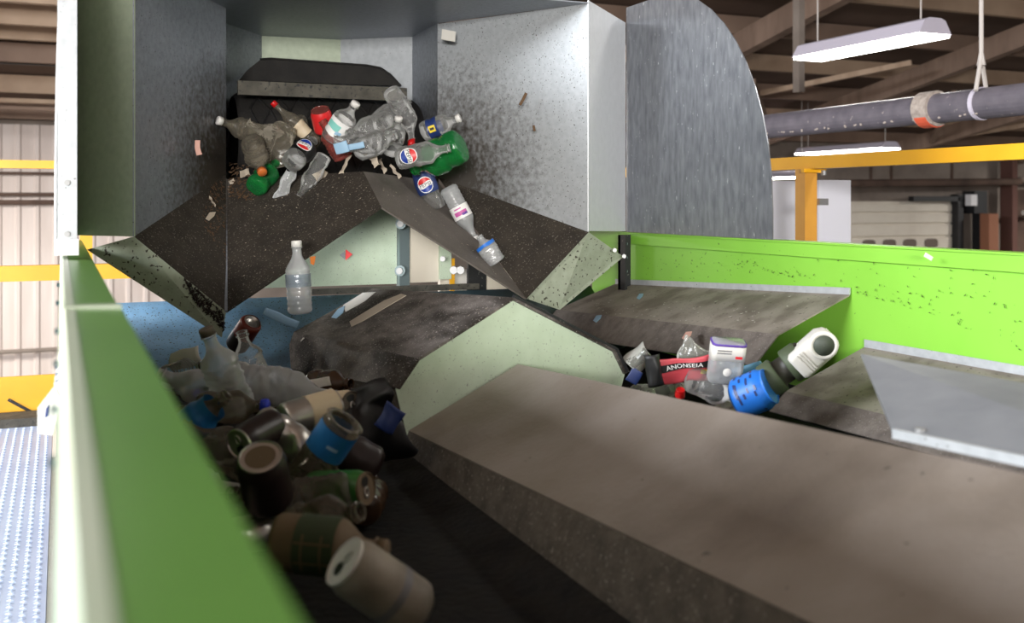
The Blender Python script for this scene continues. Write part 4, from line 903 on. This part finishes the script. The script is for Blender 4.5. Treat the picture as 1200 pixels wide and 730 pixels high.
# film and tape on the far divider cover
crumple('label_strip', 'pale printed label strip lying on the blue end plate', at(330, 373, 3.0), 152, 30, 0, .022, .11, 'ink_sky', .006, .5, 80, 'paper')
def lying(name, label, pts, plane, m, lift=.004, cat='tape', t=.0015):
    return tag(plate(name, [onp(u, v, *plane, lift) for u, v in pts], t, m), label, cat)
lying('tape_strip', 'long pale torn tape along the left edge of the gritty cover', [(352, 400), (366, 378), (398, 360), (425, 343), (440, 342), (428, 352), (404, 366), (384, 376), (366, 388)], PT, 'paper')
lying('tape_strip', 'thin grey tape on the slope of the gritty cover', [(398, 384), (420, 370), (450, 352), (470, 344), (476, 346), (452, 360), (425, 376), (402, 388)], PT, 'shred')
lying('tape_strip', 'short bluish film strip beside the long pale tape', [(388, 372), (396, 362), (404, 358), (402, 366), (394, 373)], PT, 'ink_sky', .006)
# flecks and grit nobody could count
def flecks(name, label, plane, poly, n, m, seed, smin, smax):
    random.seed(seed); V, F = [], []; nn = (plane[1] - plane[0]).cross(plane[2] - plane[0]).normalized()
    (x0, y0), (x1, y1), (x2, y2), (x3, y3) = poly
    for _ in range(n):
        a, b = random.random(), random.random()
        u = (x0 * (1 - a) + x1 * a) * (1 - b) + (x3 * (1 - a) + x2 * a) * b; v = (y0 * (1 - a) + y1 * a) * (1 - b) + (y3 * (1 - a) + y2 * a) * b
        c = onp(u, v, *plane, .003); e1 = (plane[1] - plane[0]).normalized(); e2 = nn.cross(e1); r = random.uniform(smin, smax); th = random.uniform(0, 6.28); k_ = len(V)
        for q in range(4):
            w = th + q * math.pi / 2; rr_ = r * (1.6 if q % 2 else .5); V.append(c + e1 * math.cos(w) * rr_ + e2 * math.sin(w) * rr_)
        V.append(c + (CAM - c).normalized() * r * .5); F += [(k_, k_ + 1, k_ + 4), (k_ + 1, k_ + 2, k_ + 4), (k_ + 2, k_ + 3, k_ + 4), (k_ + 3, k_, k_ + 4)]
    o = tag(mk(name, V, F, m), label, 'flecks'); o['kind'] = 'stuff'; return o
flecks('paper_flecks', 'tiny pale flecks scattered on the upper skirt plate', PS, ((690, 352), (960, 345), (900, 385), (700, 368)), 60, 'paper', 1, .0015, .004)
flecks('paper_flecks', 'tiny pale flecks scattered on the gritty divider cover', PT, ((440, 345), (590, 352), (500, 412), (370, 385)), 50, 'shred', 2, .0015, .0035)
flecks('paper_flecks', 'tiny pale flecks on the left splitter slope', PB, ((285, 215), (430, 205), (440, 235), (285, 330)), 70, 'shred', 3, .0012, .003)
flecks('paper_flecks', 'tiny pale flecks on the right splitter slope', PC, ((445, 215), (500, 235), (600, 335), (455, 240)), 40, 'shred', 4, .0012, .003)
PG = (P(XW + .010, 1, -.2), P(XW + .010, 3, -.2), P(XW + .010, 2, -.4))
flecks('dirt_specks', 'dark dirt specks spattered over the bright green right wall', PG, ((755, 292), (1195, 316), (1195, 410), (990, 335)), 130, 'can_dark', 11, .001, .0032)
flecks('dirt_specks', 'dark dirt specks spattered low on the green wall by the bracket', PG, ((752, 292), (900, 300), (960, 330), (752, 328)), 90, 'can_dark', 12, .001, .003)
flecks('brown_grit', 'brown grit and crumbs heaped at the left valley of the chute', PA, ((248, 218), (264, 205), (264, 300), (235, 262)), 160, 'leaf', 5, .002, .006)
flecks('brown_grit', 'brown grit caked along the left outlet lip', (A1, V1, P(.414, YF - .005, -.378)), ((215, 325), (262, 366), (262, 388), (228, 352)), 220, 'can_dark', 6, .002, .006)
flecks('brown_grit', 'brown grit under the bottles on the left splitter slope', PB, ((268, 190), (300, 195), (300, 235), (268, 232)), 160, 'leaf', 7, .002, .007)
for i, (u, v, pl, r, m, lb) in enumerate(((805, 393, PS, 6, 'flake_pink', 'pink flake stuck low on the upper skirt plate'), (750, 347, PS, 4, 'ink_sky', 'small blue scrap high on the upper skirt plate near the bracket'), (700, 373, PS, 5, 'ink_sky', 'pale blue scrap at left end of the upper skirt plate'),
                                          (247, 253, PA, 6, 'shred', 'torn pale strip on the left chute floor'))):
    lying('scrap_flake', lb, [(u - r, v + r * .5), (u - r * .2, v - r * .7), (u + r, v - r * .8), (u + r * .7, v), (u - r * .3, v + r * .9)], pl, m, .004, 'scrap')

# --- dim litter lying directly on the belts under the heap
random.seed(21)
low = [(.22, 2.95, 30, 'clear_dirty'), (.42, 2.85, 150, 'clear'), (.33, 2.62, 10, 'brownglass'), (.50, 2.60, 80, 'clear_dirty'), (.20, 2.55, 120, 'clear_dirty'), (.40, 2.35, 45, 'can'), (.55, 2.32, 100, 'can'),
       (.24, 2.25, 170, 'clear'), (.36, 2.08, 90, 'can'), (.52, 2.05, 15, 'clear_dirty'), (.22, 1.95, 60, 'can'), (.34, 1.82, 130, 'clear_dirty'), (.50, 1.80, 70, 'brownglass'), (.26, 1.66, 20, 'can'),
       (1.36, 2.6, 70, 'clear_dirty'), (1.50, 2.45, 20, 'clear'), (1.38, 2.25, 130, 'can'), (1.52, 2.15, 60, 'clear_dirty'), (1.40, 2.02, 100, 'brownglass')]
def flat(t, x, y, r, a):
    zx = Vector((math.cos(math.radians(a)), math.sin(math.radians(a)), 0)); yy = UP; xx = yy.cross(zx)
    t.matrix_world = Matrix.Translation(P(x, y, -.554 + r)) @ Matrix((xx, yy, zx)).transposed().to_4x4()
where = ['farthest back', 'second from the back', 'third from the back', 'in the middle of the back row', 'next to the wall at the back', 'under the silver cans', 'at the divider cover foot', 'beside the wall', 'below the shiny can', 'right of the shiny can', 'beside the wall by the black can', 'under the blue-label bottle', 'right of the blue-label bottle', 'by the wall near the plaid bottle', 'farthest back', 'behind the square container', 'under the red wrapper', 'under the blue tub', 'nearest the cover']
for i, (x, y, a, k_) in enumerate(low):
    tr = 'left' if x < 1 else 'right'
    if k_ == 'can': t = can('drink_can', 'dim dented can lying on the %s belt, %s' % (tr, where[i]), P(x, y, -.52), 0, 0, 0, .12, .032, random.choice(('alu', 'can_dark', 'can_redbrown')), 'alu', crush=.3, seed=i + 90, group=GL if x < 1 else GR_); flat(t, x, y, .034, a)
    else: t = bottle('brown_bottle' if k_ == 'brownglass' else 'clear_bottle', 'dim %s bottle lying on the %s belt, %s' % ('brown' if k_ == 'brownglass' else 'clear', tr, where[i]), P(x, y, -.52), 0, 0, 0, .2, .033, 'water', k_, random.choice(('cap_white', 'cap_blue', None)), crush=.4, seed=i + 90, group=GL if x < 1 else GR_); flat(t, x, y, .036, a)
